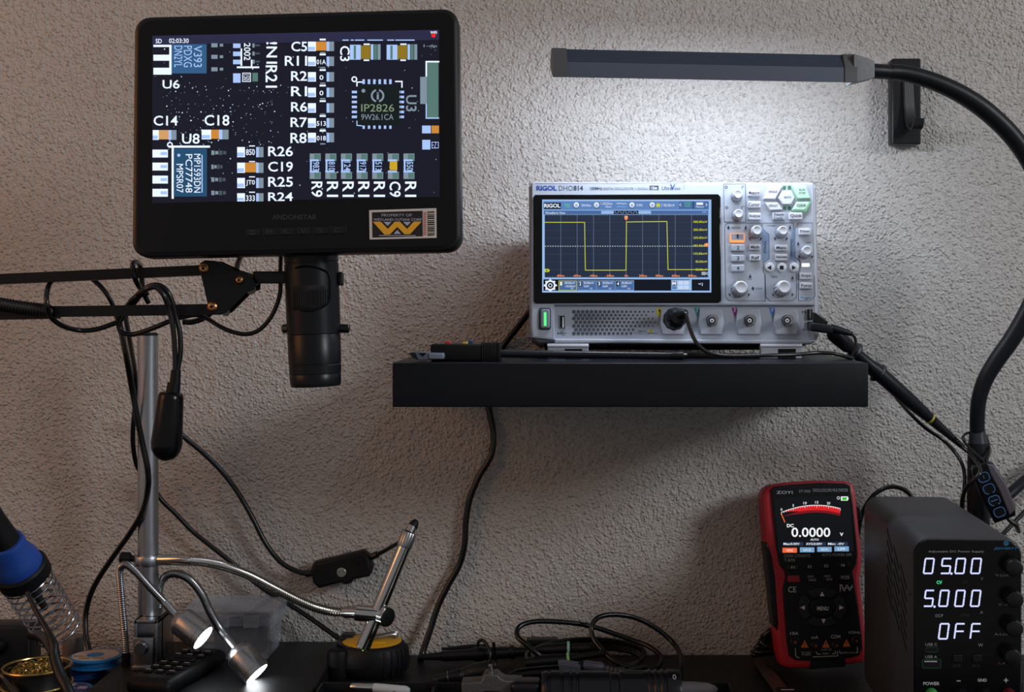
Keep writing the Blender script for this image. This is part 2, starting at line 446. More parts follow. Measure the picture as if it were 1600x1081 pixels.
r4(sYE, 1058, 246, 1088, 274, 3); t4('/', sWH, 1098, 246, 1108, 272); t4('182.82mV', sWH, 1116, 250, 1206, 270)
r4(sBLK2, 1240, 228, 1478, 290, 2); t4('<', sWH, 1244, 244, 1258, 270); t4('>', sWH, 1454, 244, 1468, 270); t4('STOP', sGN, 1284, 238, 1336, 252); t4('RUN', sGN, 1290, 258, 1330, 272); r4(sBK, 1352, 228, 1358, 290, 3)
r4(sWH, 1380, 238, 1434, 258, 3); t4('Measure', sWH, 1376, 264, 1440, 280)
t4('Waveform View', sWH, 164, 312, 326, 331); r4(sLB, 615, 306, 715, 330, 2); r4(sLB, 915, 306, 1015, 330, 2); r4(sBK, 716, 306, 913, 330, 2)
for i in range(9): t4('/' if i % 2 else '\\', sLB, 722+21*i, 310, 738+21*i, 326)
t4('HIS', sLB, 1428, 308, 1462, 324)
r4(sDB, 160, 336, 1475, 842, 1)
for i in range(1, 10): x = 158+131.5*i; mb.pline([C4(x, 338), C4(x, 840)], 0.5, y0-0.0002, sGR)
for i in range(1, 8):
    z = 336+63.5*i
    if i == 4:
        for k in range(66): r4(sWH, 162+20*k, z-2, 172+20*k, z+2, 3)
    else: mb.pline([C4(162, z), C4(1474, z)], 0.3, y0-0.00018, sGR2)
for k in range(66): r4(sGR, 162+20*k, 834, 166+20*k, 842, 3); r4(sGR, 162+20*k, 336, 166+20*k, 343, 3)
wave = [(162, 398), (481, 398), (487, 783), (814, 783), (818, 395), (1143, 391), (1152, 778), (1476, 778)]
mb.pline([C4(*p) for p in wave], 1.15, y0-0.0003, sYE)
for i, s_ in enumerate(('382.82mV', '282.82mV', '232.82mV', '182.82mV', '132.82mV', '82.82mV', '32.82mV')):
    t4(s_, sYE, 1356+(18 if i > 4 else 0), 385+64*i, 1468, 402+64*i, 5, 0.02)
mb.poly([C4(160, 772), C4(190, 772), C4(202, 785), C4(190, 798), C4(160, 798)], y0-0.0004, sYE); t4('1', sDB, 172, 778, 180, 793, 6)
mb.poly([C4(801, 346), C4(829, 346), C4(829, 368), C4(815, 385), C4(801, 368)], y0-0.0004, sOR); t4('T', sWH, 810, 350, 822, 366, 6)
mb.poly([C4(1478, 566), C4(1452, 566), C4(1438, 580), C4(1452, 594), C4(1478, 594)], y0-0.0004, sOR); t4('T', sWH, 1456, 572, 1468, 588, 6)
for i, s_ in enumerate(('-800us', '-600us', '-400us', '-200us', '0s', '200us', '400us', '600us', '800us')):
    x = 287+132.5*i; w = 14 if s_ == '0s' else 32
    t4(s_, sOR, x-w, 818, x+w, 836, 5, 0.02)
for i in range(3): r4(sWH, 1422, 798+9*i, 1456, 802+9*i, 4)
t4('<', sWH, 1458, 796, 1474, 822)
r4(sBK, 150, 856, 1488, 948, 1)
mb.ring(*C4(205, 905), 5.6, 8.2, y0-0.0003, sWH)
for i in range(8):
    a = i*math.pi/4; c = C4(205+46*math.cos(a), 905+42*math.sin(a)); mb.disc(c[0], c[1], 1.6, y0-0.0003, sWH, 8)
mb.ring(*C4(205, 905), 2.0, 3.2, y0-0.0003, sWH)
for i, x in enumerate((272, 426, 578, 730)):
    r4(sYE if i == 0 else sLB, x, 866, x+148, 946, 2); r4(sBLK2, x+(5 if i == 0 else 2), 870, x+(143 if i == 0 else 146), 942, 3)
    r4(em('screen_tag', (88, 92, 20)) if i == 0 else sBK, x+6, 872, x+34, 912, 4); t4(str(i+1), sWH, x+12, 876, x+28, 906, 5, 0.03)
    t4('100.00mV/' if i == 0 else '50.00mV/', sWH, x+48, 876, x+132, 894, 5); t4('-150.00mV' if i == 0 else '0.00V', sWH, x+48, 904, x+(136 if i == 0 else 92), 920, 5); t4('1X', sWH, x+98, 924, x+118, 936, 5)
r4(sLB, 1178, 862, 1328, 944, 2); r4(sBK, 1182, 872, 1222, 906, 3); t4('M', sWH, 1186, 874, 1216, 902, 5, 0.03); r4(sMB, 1182, 910, 1222, 936, 3)
for i in range(2):
    for j in range(2): r4(em('screen_pale', (196, 214, 240)), 1232+46*i, 870+36*j, 1274+46*i, 900+36*j, 3)
r4(sLB, 1328, 856, 1342, 946, 2); t4('<|', sWH, 1396, 884, 1430, 910, 5)
part(mb.build('screen', R_), 'lit blue screen with yellow square wave and grid')

# control panel printing
C5 = Crop(1110, 270, 5.147)
mb = MB(F); yp = -0.00515
def L5(pts, w=0.7, m=NAVY, closed=False): mb.pline([C5(*p) for p in pts], w, yp, m, closed)
def t5(s, x0, yy0, x1, yy1, m=NAVY, rot=0, bold=0.0): mb.text(s, *C5.b(x0, yy0, x1, yy1), yp-0.0001, m, bold, rot)
mb.poly([C5(*p) for p in ((418, 440), (470, 500), (470, 690), (424, 720), (414, 700), (414, 460))], yp, TINT)
mb.poly([C5(*p) for p in ((640, 520), (668, 420), (684, 440), (684, 690), (700, 730), (640, 690))], yp, TINT)
L5([(106, 90), (282, 90), (285, 395), (112, 395)], closed=True)
L5([(135, 405), (412, 405), (418, 450), (470, 495), (474, 690), (428, 720), (424, 790), (438, 815), (440, 1030), (150, 1028), (122, 995), (114, 430)], closed=True)
L5([(424, 405), (668, 402), (668, 520), (676, 680), (720, 715), (720, 760), (690, 790), (692, 1000), (660, 1028), (480, 1030), (446, 1000), (440, 820)])
L5([(822, 402), (704, 402), (700, 425), (678, 450), (682, 670), (724, 712), (720, 790), (706, 800), (708, 1028), (800, 1028), (842, 990), (838, 830)])
L5([(820, 402), (832, 720)], 0.5)
mb.poly([C5(*p) for p in ((712, 990), (838, 986), (800, 1026), (712, 1026))], yp, mat('pale_blue_print', (168, 184, 208), 0.5)); t5('Trigger', 724, 995, 812, 1020)
t5('Vertical', 430, 545, 456, 645, rot=90); t5('Horizontal', 644, 535, 668, 670, rot=90)
t5('POSITION', 168, 434, 243, 450); t5('LEVEL', 766, 555, 812, 566); t5('SCALE', 364, 922, 416, 936); t5('POSITION', 452, 418, 520, 430); t5('SCALE', 490, 828, 540, 842)
for x, z in ((145, 442), (342, 930)): mb.poly([C5(x-12, z), C5(x, z-18), C5(x+12, z), C5(x, z+18)], yp, NAVY)
for x, z in ((284, 440), (640, 440), (706, 570), (320, 832), (660, 845)):
    mb.poly([C5(x-12, z+12), C5(x, z-20), C5(x+12, z+12)], yp, NAVY); t5('Push', x-14, z+16, x+14, z+28)
for x, z in ((127, 116), (131, 280)): mb.ring(*C5(x, z), 1.4, 2.4, yp, NAVY)
for x, z in ((262, 110), (262, 270)): mb.pline([C5(x-8, z+20), C5(x-8, z), C5(x+8, z)], 0.7, yp, NAVY)
for cx, z, r in ((362, 520, 48), (566, 520, 50), (765, 665, 55), (232, 970, 80), (582, 970, 80)):
    for sg in (-1, 1): mb.poly([C5(cx+sg*r-9, z), C5(cx+sg*r+9, z+4), C5(cx+sg*(r-8), z+28)], yp, NAVY)
for x0, yy0, x1, yy1 in ((582, 105, 608, 135), (622, 105, 648, 135), (582, 270, 608, 298), (622, 270, 648, 298)): mb.rect(*C5.b(x0, yy0, x1, yy1), yp, mat('green_lit_window', (60, 110, 84), 0.4))
mb.build('panel_print', R_)

def key(x0, yy0, x1, yy1, s, m=SIL2, name='button', h=0.003, C=C5, fm=NAVY, r=1.6, rot=0):
    k = MB(F); a = C(x0, yy0); b_ = C(x1, yy1)
    k.slab(rrect(a[0], a[1], b_[0], b_[1], min(r, (b_[1]-a[1])*0.45)), -0.005-h, -0.0045, m, 0.0009, 0)
    if s:
        lines = s.split('|')
        w = (b_[0]-a[0]); hh = (b_[1]-a[1])
        for i, t in enumerate(lines):
            fh = hh*0.52/len(lines)**0.6; yy = a[1]+hh*(i+0.5)/len(lines)
            tw = min(w*0.86, fh*0.8*len(t)) if len(t) > 1 else fh*0.7
            k.text(t, (a[0]+b_[0])/2-tw/2, yy-fh/2, (a[0]+b_[0])/2+tw/2, yy+fh/2, -0.0051-h, fm, 0.02)
    return k.build(name, R_)
for a in ((302, 132, 402, 188, 'Measure'), (302, 226, 404, 282, 'Cursor'), (304, 320, 406, 378, 'Analyse'), (635, 318, 742, 376, 'Quick'),
          (318, 574, 402, 620, 'Math'), (318, 656, 404, 706, 'Ref'), (522, 578, 620, 626, 'Menu'), (522, 652, 622, 706, 'Navigate'),
          (712, 446, 806, 500, 'Trigger'), (722, 802, 816, 856, 'Slope'), (724, 880, 820, 932, 'Force')): key(*a)
key(498, 318, 600, 380, 'Touch|Lock', SIL)
for i, z in enumerate((574, 658, 738)): key(168, z, 276, z+56, str(i+2), SIL)
k1 = key(160, 486, 276, 556, '', em('orange_backlight', (255, 158, 96), 1.3)); part(k1, 'orange backlit channel key')
k = MB(F); k.rect(*C5.b(168, 491, 268, 540), -0.0083, mat('grey_key', (150, 156, 168), 0.45)); k.text('1', *C5.b(212, 494, 226, 524), -0.0085, NAVY, 0.03); o = k.build('key_cap', k1)
part(key(736, 726, 800, 754, '', em('white_lamp', (250, 250, 255), 1.2), 'status_lamp', 0.001), 'white lit lamp')
def pkey(pts, s, box, m=SIL2, name='button'):
    k = MB(F); k.slab([C5(*p) for p in pts], -0.0078, -0.0045, m, 0.0008, 0)
    for t, bb in zip(s.split('|'), box): k.text(t, *C5.b(*bb), -0.0079, NAVY, 0.015)
    return k.build(name, R_)
pkey([(466, 112), (580, 108), (524, 212), (428, 210)], 'SINGLE', [(468, 142, 536, 160)])
pkey([(436, 238), (538, 236), (582, 296), (478, 302)], 'DEFAULT', [(470, 254, 544, 274)])
pkey([(580, 144), (652, 144), (680, 196), (652, 254), (582, 254), (546, 200)], 'AUTO', [(592, 188, 650, 206)])
GL = em('green_key_glow', (120, 226, 160), 1.2)
g1 = pkey([(655, 108), (766, 105), (806, 205), (700, 208)], 'RUN|STOP', [(715, 128, 762, 146), (712, 154, 764, 172)], mat('green_tinted_key', (186, 222, 200), 0.4)); part(g1, 'green lit run key')
k = MB(F); k.pline([C5(650, 104), C5(692, 206), C5(806, 206)], 1.6, -0.0052, GL); k.build('glow_rim', g1)
g2 = pkey([(694, 234), (802, 232), (764, 302), (656, 298)], 'CLEAR', [(696, 252, 768, 272)], mat('green_tinted_key', (186, 222, 200), 0.4))
k = MB(F); k.pline([C5(654, 300), C5(766, 306), C5(804, 234)], 1.3, -0.0052, GL); k.build('glow_rim', g2)
for x, s_ in ((476, 'l'), (573, 's'), (670, 'r')):
    k = MB(F); c = C5(x, 762); k.peg(c[0], c[1], 7.4, -0.0078, -0.0045, SIL2, bev=0.001)
    if s_ == 's': k.rect(c[0]-3, c[1]-3, c[0]+3, c[1]+3, -0.0080, BLKM)
    else:
        d = -1 if s_ == 'l' else 1; k.poly([(c[0]+d*3.8, c[1]), (c[0]-d*2.6, c[1]-3.6), (c[0]-d*2.6, c[1]+3.6)], -0.0080, BLKM)
    k.build('button', R_)
def knob(x, z, r, h):
    k = MB(F); c = C5(x, z); R = r/5.147
    k.peg(c[0], c[1], R*1.06, -0.0065, -0.0045, SILD)
    k.peg(c[0], c[1], R, -0.0065-h, -0.0065, SIL, seg=48, flute=(2, 0.09), prof=[(0, 1), (0.55, 0.95), (0.72, 0.86)])
    k.peg(c[0], c[1], R*0.88, -0.0065-h, -0.0065, SIL2, prof=[(0, 1), (0.75, 0.97), (0.94, 0.9), (1, 0.76), (0.97, 0.5), (0.96, 0.1)])
    return k.build('knob', R_)
for x, z, r, h in ((208, 190, 44, 0.012), (214, 345, 44, 0.012), (358, 478, 48, 0.013), (566, 480, 46, 0.013), (758, 640, 48, 0.013), (230, 935, 64, 0.015), (572, 932, 64, 0.015)): knob(x, z, r, h)

# connector strip
C6 = Crop(820, 450, 5.404); C7 = Crop(1060, 450, 5.0)
mb = MB(F)
mb.poly([(870, 478), (1272, 478), (1272, 530), (870, 530)], -0.0002, mat('satin_strip', (166, 172, 185), 0.42))
for row, (z, x0, n) in enumerate(((200, 415, 19), (229, 433, 17), (257, 415, 19), (288, 433, 19), (320, 415, 19), (351, 433, 14), (383, 415, 14))):
    for i in range(n):
        x = x0+37*i
        if x > 1105: break
        r = 17*(1-max(0, (x-560))/950); c = C6(x, z); mb.poly([(c[0]+r/5.404*math.cos(math.radians(60*q+30)), c[1]+r/5.404*math.sin(math.radians(60*q+30))) for q in range(6)], -0.0004, mat('vent_dark', (74, 80, 92), 0.6))
YEL = mat('yellow_print', (212, 192, 30), 0.5)
mb.poly([C6(1112, 172), C6(1162, 172), C6(1160, 215), C6(1136, 250), C6(1114, 215)], -0.0004, YEL); mb.text('1', *C6.b(1131, 178, 1143, 200), -0.0006, NAVY)
mb.poly([C6(1064, 338), C6(1042, 374), C6(1086, 374)], -0.0004, YEL); mb.text('!', *C6.b(1061, 350, 1066, 370), -0.0006, NAVY)
mb.text('300Vrms', *C6.b(958, 356, 1024, 370), -0.0004, NAVY); mb.text('1M ohm // 15pF CAT I', *C6.b(922, 377, 1130, 391), -0.0004, NAVY)
for x, c_, s_ in ((122, (30, 132, 150), '2'), (415, (140, 30, 140), '3'), (708, (62, 124, 206), '4')):
    mb.poly([C7(x, 153), C7(x+46, 153), C7(x+25, 232)], -0.0004, mat('channel_mark'+s_, c_, 0.5)); mb.text(s_, *C7.b(x+18, 158, x+32, 186), -0.0006, WHITEP)
mb.text('n', *C7.b(966, 178, 994, 198), -0.0004, NAVY); mb.pline([C7(968, 326), C7(998, 326)], 0.7, -0.0004, NAVY); mb.pline([C7(984, 312), C7(984, 326)], 0.7, -0.0004, NAVY)
mb.pline([C6(276, 382), C6(352, 382)], 0.8, -0.0004, NAVY); mb.pline([C6(296, 382), C6(312, 370), C6(326, 370)], 0.6, -0.0004, NAVY); mb.pline([C6(304, 382), C6(320, 396), C6(338, 396)], 0.6, -0.0004, NAVY); mb.disc(*C6(282, 382), 1.2, -0.0005, NAVY, 10)
mb.build('connector_strip', R_)
k = MB(F); a = C6(290, 228); b_ = C6(344, 342); k.slab([a, (b_[0], a[1]), b_, (a[0], b_[1])], -0.0012, 0.0, STEEL, 0.0004, 0)
k.rect(a[0]+1.3, a[1]+1.3, b_[0]-1.3, b_[1]-1.3, -0.0013, DARK); k.rect(a[0]+5, a[1]+3, a[0]+7.5, b_[1]-2, -0.0016, WHITEP); k.build('usb_port', R_)
k = MB(F); a = C6(120, 165); b_ = C6(222, 350); k.slab(rrect(*a, *b_, 4), -0.0065, -0.004, NAVY, 0.0006, 0); a2 = C6(132, 176); b2 = C6(212, 340)
k.slab(rrect(*a2, *b2, 3.4), -0.008, -0.006, SILD, 0.0012, 0); k.rect(*C6.b(160, 204, 183, 320), -0.0082, em('green_lamp', (88, 226, 130), 1.3))
part(k.build('power_button', R_), 'grey power button with a green light bar')
def bnc(x, z, used=False):
    c = C7(x, z); k = MB(F)
    k.slab([C7(x-98, z-88), C7(x+76, z-88), C7(x+92, z+20), C7(x+78, z+108), C7(x-90, z+108), C7(x-108, z+20)], -0.0022, -0.0002, SILD if False else SIL, 0.0007, 0)
    o = k.build('bnc_connector', R_)
    k = MB(F); q = (c[0]-0.3, c[1])
    k.peg(q[0], q[1], 9.0, -0.004, -0.0022, DSTEEL); k.peg(q[0], q[1], 7.6, -0.016, -0.004, STEEL)
    k.peg(q[0]-0.5, q[1]+7.0, 1.7, -0.011, -0.007, STEEL); k.peg(q[0], q[1], 5.6, -0.0162, -0.016, DARK); k.peg(q[0], q[1], 3.4, -0.0164, -0.0162, WHITEP); k.peg(q[0], q[1], 1.2, -0.0167, -0.0164, DARK)
    k.build('socket', o); return o
for x in (264, 558, 852): bnc(x, 254)
bnc(-36, 254)
for z0, z1 in ((165, 245), (262, 325)):
    k = MB(F); a = C7(1012, z0); b_ = C7(1048, z1); k.slab([a, (b_[0], a[1]), b_, (a[0], b_[1])], -0.003, 0.0, BLKM, 0.0005, 0); k.pline([C7(1030, z0+8), C7(1030, z1-8)], 1.4, -0.0031, STEEL); k.build('terminal', R_)
def foot(x0, x1):
    k = MB(F); k.slab([(x0, 536), (x1, 536), (x1-0.5, 541), (x1-1, 560), (x0+1, 560), (x0, 541)], -0.004, 0.004, SIL, 0.0012); k.slab([(x0, 538), (x1, 538), (x1, 542), (x0, 542)], -0.0055, -0.003, SIL2, 0.001)
    k.rect(x0+(x1-x0)*0.42, 545, x0+(x1-x0)*0.84, 560, -0.0042, DARK); return k
foot(855, 920).build('foot', R_); foot(1188, 1254).build('foot', R_)
for x in (870, 1240): k = MB(F); q = F.l(x, 541); k.box((q[0]-0.01, 0.05, q[1]-0.0075), (q[0]+0.01, 0.065, q[1]+0.004), BLKM, 0.001); k.build('rear_foot', R_)
k = MB(F); k.slab([(935, 537), (948, 537), (948, 542), (935, 542)], 0.006, 0.03, BLKM); k.slab([(850, 536), (1256, 537), (1256, 540), (850, 540)], 0.004, 0.064, BLKM, 0.001); k.build('base_plate', R_)
# ------------------------------------------------------------------ digital microscope: monitor and barrel
F = Frame('digital_microscope', 'black digital microscope showing a circuit board above its hanging barrel', 'microscope', 463, 208, 0.963, rx=-4, ry=-1.5)
R_ = F.root
mb = MB(F)
TL, TR, BR, BL = (209, 26), (716, 12), (721, 391), (205, 402)
def bil(u, v):
    t = Vector(TL).lerp(Vector(TR), u); b = Vector(BL).lerp(Vector(BR), u); return t.lerp(b, v)
rr = [bil(x, y) for x, y in [(p[0]/1.36, p[1]) for p in rrect(0, 0, 1.36, 1, 0.065, 6)]]
mb.slab(rr, 0.0, 0.022, BLK, 0.003, 0.004)
rr2 = [bil(0.5+(p[0]-0.5)*0.972, 0.5+(p[1]-0.5)*0.965) for p in rr and [((q[0])/1.36, q[1]) for q in rrect(0, 0, 1.36, 1, 0.06, 6)]]
mb.slab(rr2, -0.0006, 0.002, mat('satin_black_bezel', (13, 14, 18), 0.3), 0.0003, 0)
mb.text('ANDONSTAR', 425, 335, 495, 343, -0.0008, DGREYP, 0.02)
mb.build('monitor_housing', R_)
mb = MB(F)
for i, s_ in enumerate(('=', 'M', 'K', 'V', 'OK', 'C')):
    x = 384+26.5*i; z = 357-0.7*i
    mb.slab([(x, z), (x+23, z-0.6), (x+23, z+11), (x, z+11.6)], -0.0016, 0.0, BLK, 0.0005, 0); mb.text(s_, x+6, z+2.5, x+15, z+9, -0.0018, DGREYP)
    mb.pline([(x+24.6, z-1), (x+24.6, z+11)], 0.9, -0.0008, DGREYP)
mb.build('button_strip', R_)
# sticker: white frame, two printed lines, yellow folded-band mark, barcode
C = Crop(440, 190, 4.914); mb = MB(F); SW = mat('sticker_white', (214, 208, 200), 0.6); SD = mat('sticker_black', (40, 38, 38), 0.6); SY = mat('sticker_yellow', (240, 178, 44), 0.55); SR = mat('sticker_red', (190, 90, 76), 0.6); SB = mat('sticker_grey', (178, 184, 204), 0.6)
mb.slab([C(672, 680), C(1188, 664), C(1190, 892), C(676, 905)], -0.0011, -0.0005, SW)
mb.poly([C(694, 696), C(1082, 684), C(1084, 880), C(698, 890)], -0.0013, SD)
mb.poly([C(1120, 690), C(1172, 688), C(1174, 872), C(1122, 876)], -0.0013, SD)
for i in range(11):
    z = 700+16*i; mb.rect(*C.b(1122, z, 1172, z+(4 if i % 3 else 8)), -0.0015, SW)
for i in range(12): z = 696+15*i; mb.rect(*C.b(1090, z, 1110, z+9), -0.0013, SR)
mb.text('PROPERTY OF', *C.b(768, 708, 1000, 728), -0.0015, SB); mb.text('WEYLAND-YUTANI CORP', *C.b(706, 742, 1076, 762), -0.0015, SB, 0.01)
mb.poly([C(700, 768), C(762, 768), C(816, 824), C(868, 768), C(908, 768), C(964, 824), C(1014, 768), C(1076, 766), C(986, 864), C(944, 864), C(888, 808), C(832, 866), C(790, 868)], -0.0015, SY)
for t in (((782, 770), (844, 770), (814, 800)), ((932, 770), (994, 770), (964, 800)), ((888, 832), (916, 862), (860, 862))): mb.poly([C(*p) for p in t], -0.0015, SB)
mb.rect(*C.b(748, 872, 1030, 877), -0.0015, SB)
part(mb.build('sticker', R_), 'white edged sticker with yellow zigzag emblem and barcode')

# circuit board image on the screen
mb = MB(F)
q0 = em('pcb_dark', (26, 27, 40)); wh = em('pcb_white', (226, 238, 255), 1.15); bl = em('pcb_pale_blue', (170, 200, 250)); gy = em('pcb_grey', (128, 146, 160)); gd = em('pcb_dim', (70, 84, 92)); ch = em('pcb_chip_blue', (52, 94, 136)); ch2 = em('pcb_chip_teal', (38, 78, 112))
orr = em('pcb_orange', (206, 138, 56)); tn = em('pcb_tan', (214, 160, 104)); ol = em('pcb_olive', (142, 116, 34)); ic = em('pcb_ic', (22, 28, 30)); gn = em('pcb_green_grey', (88, 122, 116)); rd = em('pcb_red', (240, 40, 48)); top = em('pcb_topbar', (44, 44, 72)); ye = em('pcb_amber', (204, 166, 40))
ys = -0.0009
mb.poly([(238, 56), (686, 46.5), (687, 307.5), (237.5, 317.5)], ys, q0)
mb.poly([(238, 56), (686, 46.5), (686, 62), (238, 70)], ys-0.0001, top)
Ca, Cb, Cc, Cd = Crop(200, 0, 5.146), Crop(440, 0, 5.148), Crop(200, 190, 4.914), Crop(440, 190, 4.914)
def r(C, m, *b, k=2): mb.rect(*C.b(*b), ys-0.0001*k, m)
def t(C, s, *b, m=wh, rot=0, bold=0.012, k=4): mb.text(s, *C.b(*b), ys-0.0001*k, m, bold, rot)
def padpair(C, x0, x1, x2, x3, z0, z1, body=None, s=None, rot=0):
    r(C, wh, x0, z0, x1, z1); r(C, gy, x2, z0, x3, z1); r(C, bl, x2, z0, x2+(x3-x2)*0.35, z1, k=3); r(C, bl, x0, z0+(z1-z0)*0.55, x1-8, z1-6, k=3)
    if body: r(C, body, x1, z0, x2, z1-4)
    if s: t(C, s, x1+8, z0+16, x2-4, z1-14, m=bl, bold=0.01)
t(Ca, '02:03:30', 330, 309, 488, 346, bold=0.01); t(Ca, 'SD', 222, 312, 272, 348)
t(Ca, 'U6', 278, 642, 415, 712); t(Ca, 'C14', 206, 930, 400, 1010); t(Ca, 'C18', 615, 924, 815, 1010)
r(Ca, wh, 204, 360, 345, 378); r(Ca, wh, 204, 440, 335, 488); r(Ca, wh, 204, 545, 335, 600); r(Ca, wh, 332, 360, 350, 600); r(Ca, ch, 350, 355, 632, 590)
for s_, x in (('DN2YL', 372), ('PDXG', 448), ('V393', 528)): t(Ca, s_, x, 368, x+66, 540, m=bl, rot=90, bold=0.0)
for z in (348, 441, 541): r(Ca, gy, 670, z, 720, z+32); r(Ca, gy, 738, z+4, 765, z+26)
for z in (350, 415, 480): r(Ca, bl, 845, z, 905, z+36); r(Ca, gy, 1000, z, 1018, z+32); r(Ca, gd, 1022, z+8, 1060, z+22)
t(Ca, '2002', 932, 345, 985, 485, rot=90, bold=0.01); r(Ca, wh, 875, 534, 1055, 548); r(Ca, wh, 905, 390, 918, 530); r(Ca, wh, 988, 480, 1000, 540)
r(Ca, bl, 845, 590, 905, 665); mb.pline([Ca(922, 588), Ca(985, 588), Ca(985, 655), Ca(922, 655)], 1.2, ys-0.0003, wh, True); t(Ca, '150', 930, 600, 978, 645, rot=90, bold=0.0); r(Ca, gn, 1000, 585, 1045, 655)
t(Ca, '!N1', 1112, 338, 1200, 512, rot=90); t(Ca, 'R21', 1107, 525, 1200, 705, rot=90)
# left lower
padpair(Cc, 190, 236, 312, 372, 65, 140, tn); padpair(Cc, 565, 638, 698, 772, 62, 136, orr)
t(Cc, 'U8', 415, 92, 550, 170); r(Cc, ch2, 350, 205, 606, 575); r(Cc, wh, 335, 200, 352, 592); r(Cc, wh, 312, 184, 630, 200); mb.ring(*Cc(322, 178), 2.6, 4.6, ys-0.0003, wh); mb.disc(*Cc(390, 258), 2.4, ys-0.0004, bl)
for s_, x, z in (('MPSR07', 372, 325), ('PC77748', 442, 250), ('MP1593DN', 506, 248)): t(Cc, s_, x, z, x+52, 545, m=wh, rot=90, bold=0.0)
r(Cc, bl, 564, 255, 573, 545, k=3)
for z in (215, 315, 415, 516): r(Cc, wh, 188, z, 306, z+60); r(Cc, bl, 250, z+18, 300, z+42, k=3)
for z, w in ((222, 120), (330, 90), (428, 115), (530, 118)):
    for i in range(4): r(Cc, gy if i < 2 else gd, 640+i*w/4, z+4*(i % 2), 640+(i+0.8)*w/4, z+34-5*(i % 2))
for z, s_ in ((195, '850'), (315, None), (432, 'JT0'), (550, '333')):
    z1 = min(z+78, 612); padpair(Cc, 838, 898, 984, 1040, z, z1, orr if s_ is None else None)
    if s_: t(Cc, s_, 906, z+16, 974, min(z+62, 610), m=wh, bold=0.01)
    r(Cc, wh, 930, z-12, 975, z-4)
for s_, z in (('R26', 190), ('C19', 308), ('R25', 424)): t(Cc, s_, 1076, z, 1266, z+76)
t(Cc, 'R24', 1076, 543, 1266, 609)
# column of parts in the middle
for s_, z, w in (('C5', 335, 78), ('R11', 450, 26), ('R2', 572, 76), ('R1', 695, 76), ('R6', 820, 76), ('R7', 945, 72)): t(Cb, s_, w, z, 205, z+78)
t(Cd, 'R8', 68, 86, 192, 165)
for z, s_ in ((335, None), (455, '01A'), (580, '0'), (705, '0'), (830, ''), (950, '513'), (1068, '018')):
    padpair(Cb, 212, 276, 362, 422, z, z+76, orr if s_ is None else None)
    if s_: t(Cb, s_, 282 if len(s_) > 1 else 305, z+24, 356 if len(s_) > 1 else 336, z+62, m=wh, bold=0.01)
    r(Cb, wh, 306, z-24, 355, z-10); r(Cb, gy, 310, z+84, 352, z+94)
t(Cb, 'C3', 470, 370, 548, 492, rot=90)
for x in (550, 845):
    r(Cb, bl, x, 360, x+86, 480); r(Cb, gn, x+30, 366, x+48, 476, k=3); r(Cb, ol, x+86, 366, x+164, 474); r(Cb, bl, x+168, 356, x+188, 480); r(Cb, gn, x+192, 356, x+218, 480); r(Cb, gy, x+222, 356, x+246, 480); r(Cb, wh, x+110, 350, x+160, 362, k=3); r(Cb, wh, x+110, 478, x+155, 490, k=3)
for a, b_ in ((490, 540), (556, 580), (590, 665), (690, 815), (850, 905), (915, 1070)): r(Cb, bl, a, 318, b_, 327)
r(Cb, ic, 610, 680, 960, 1010)
for i in range(6):
    x = 660+43*i; r(Cb, bl, x-10, 638, x+10, 676); r(Cb, bl, x-9, 1010, x+9, 1036); z = 740+40*i; r(Cb, bl, 565, z-10, 606, z+10); r(Cb, bl, 948, z-10, 985, z+10)
mb.pline([Cb(606, 690), Cb(606, 660), Cb(645, 660)], 2, ys-0.0003, wh); mb.pline([Cb(918, 655), Cb(968, 655), Cb(968, 700)], 2, ys-0.0003, wh); mb.pline([Cb(606, 975), Cb(606, 1008), Cb(645, 1012)], 1.5, ys-0.0003, bl)
mb.ring(*Cb(585, 637), 2.6, 4.6, ys-0.0003, wh); mb.disc(*Cb(658, 730), 3, ys-0.0004, gy)
mb.ring(*Cb(772, 770), 7.5, 10.5, ys-0.0004, gy, -75, 75); mb.ring(*Cb(772, 770), 7.5, 10.5, ys-0.0004, gy, 105, 255); t(Cb, 'i', 764, 742, 784, 800, m=gy)
t(Cb, 'IP2826', 640, 838, 905, 898, m=em('pcb_laser_mark', (128, 150, 120)), bold=0.0); t(Cb, '9W26.1CA', 640, 918, 900, 964, m=gy, bold=0.0)
t(Cb, 'U3', 1000, 765, 1086, 896, rot=90, m=gy)
r(Cb, gn, 1172, 500, 1262, 950); mb.pline([Cb(1262, 496), Cb(1164, 496), Cb(1164, 610)], 2.4, ys-0.0003, wh); mb.pline([Cb(1164, 835), Cb(1164, 950), Cb(1262, 950)], 2, ys-0.0003, bl); r(Cb, gy, 1115, 618, 1170, 836, k=3)
r(Cb, bl, 1130, 1010, 1200, 1072); r(Cb, orr, 1206, 1010, 1266, 1072); mb.disc(*Cb(1222, 284), 3.4, ys-0.0005, rd); t(Cb, 'WiFi', 1196, 250, 1250, 272, bold=0.02); t(Cb, '1-dp', 1142, 358, 1250, 386, m=gy)
for i, s_ in enumerate(('983', '810', '124', '917', '513', None, '550')):
    x = 216+120*i
    r(Cd, gy, x, 245, x+84, 302); r(Cd, gn, x+34, 250, x+80, 298, k=3); r(Cd, bl, x, 290, x+70, 304, k=4)
    r(Cd, gy, x, 386, x+84, 440); r(Cd, gn, x+36, 392, x+80, 436, k=3); r(Cd, bl, x, 376, x+70, 390, k=4)
    if s_: t(Cd, s_, x+24, 308, x+74, 376, m=bl, rot=90, bold=0.01); r(Cd, bl, x+2, 304, x+16, 386)
    else: r(Cd, ye, x+14, 305, x+72, 372, k=3)
for i, s_ in enumerate(('R9', 'R1', 'R1', 'R1', 'R1', 'C9', 'R1')):
    x = 228+120*i; t(Cd, s_, x, 460, x+86, 578, rot=90)
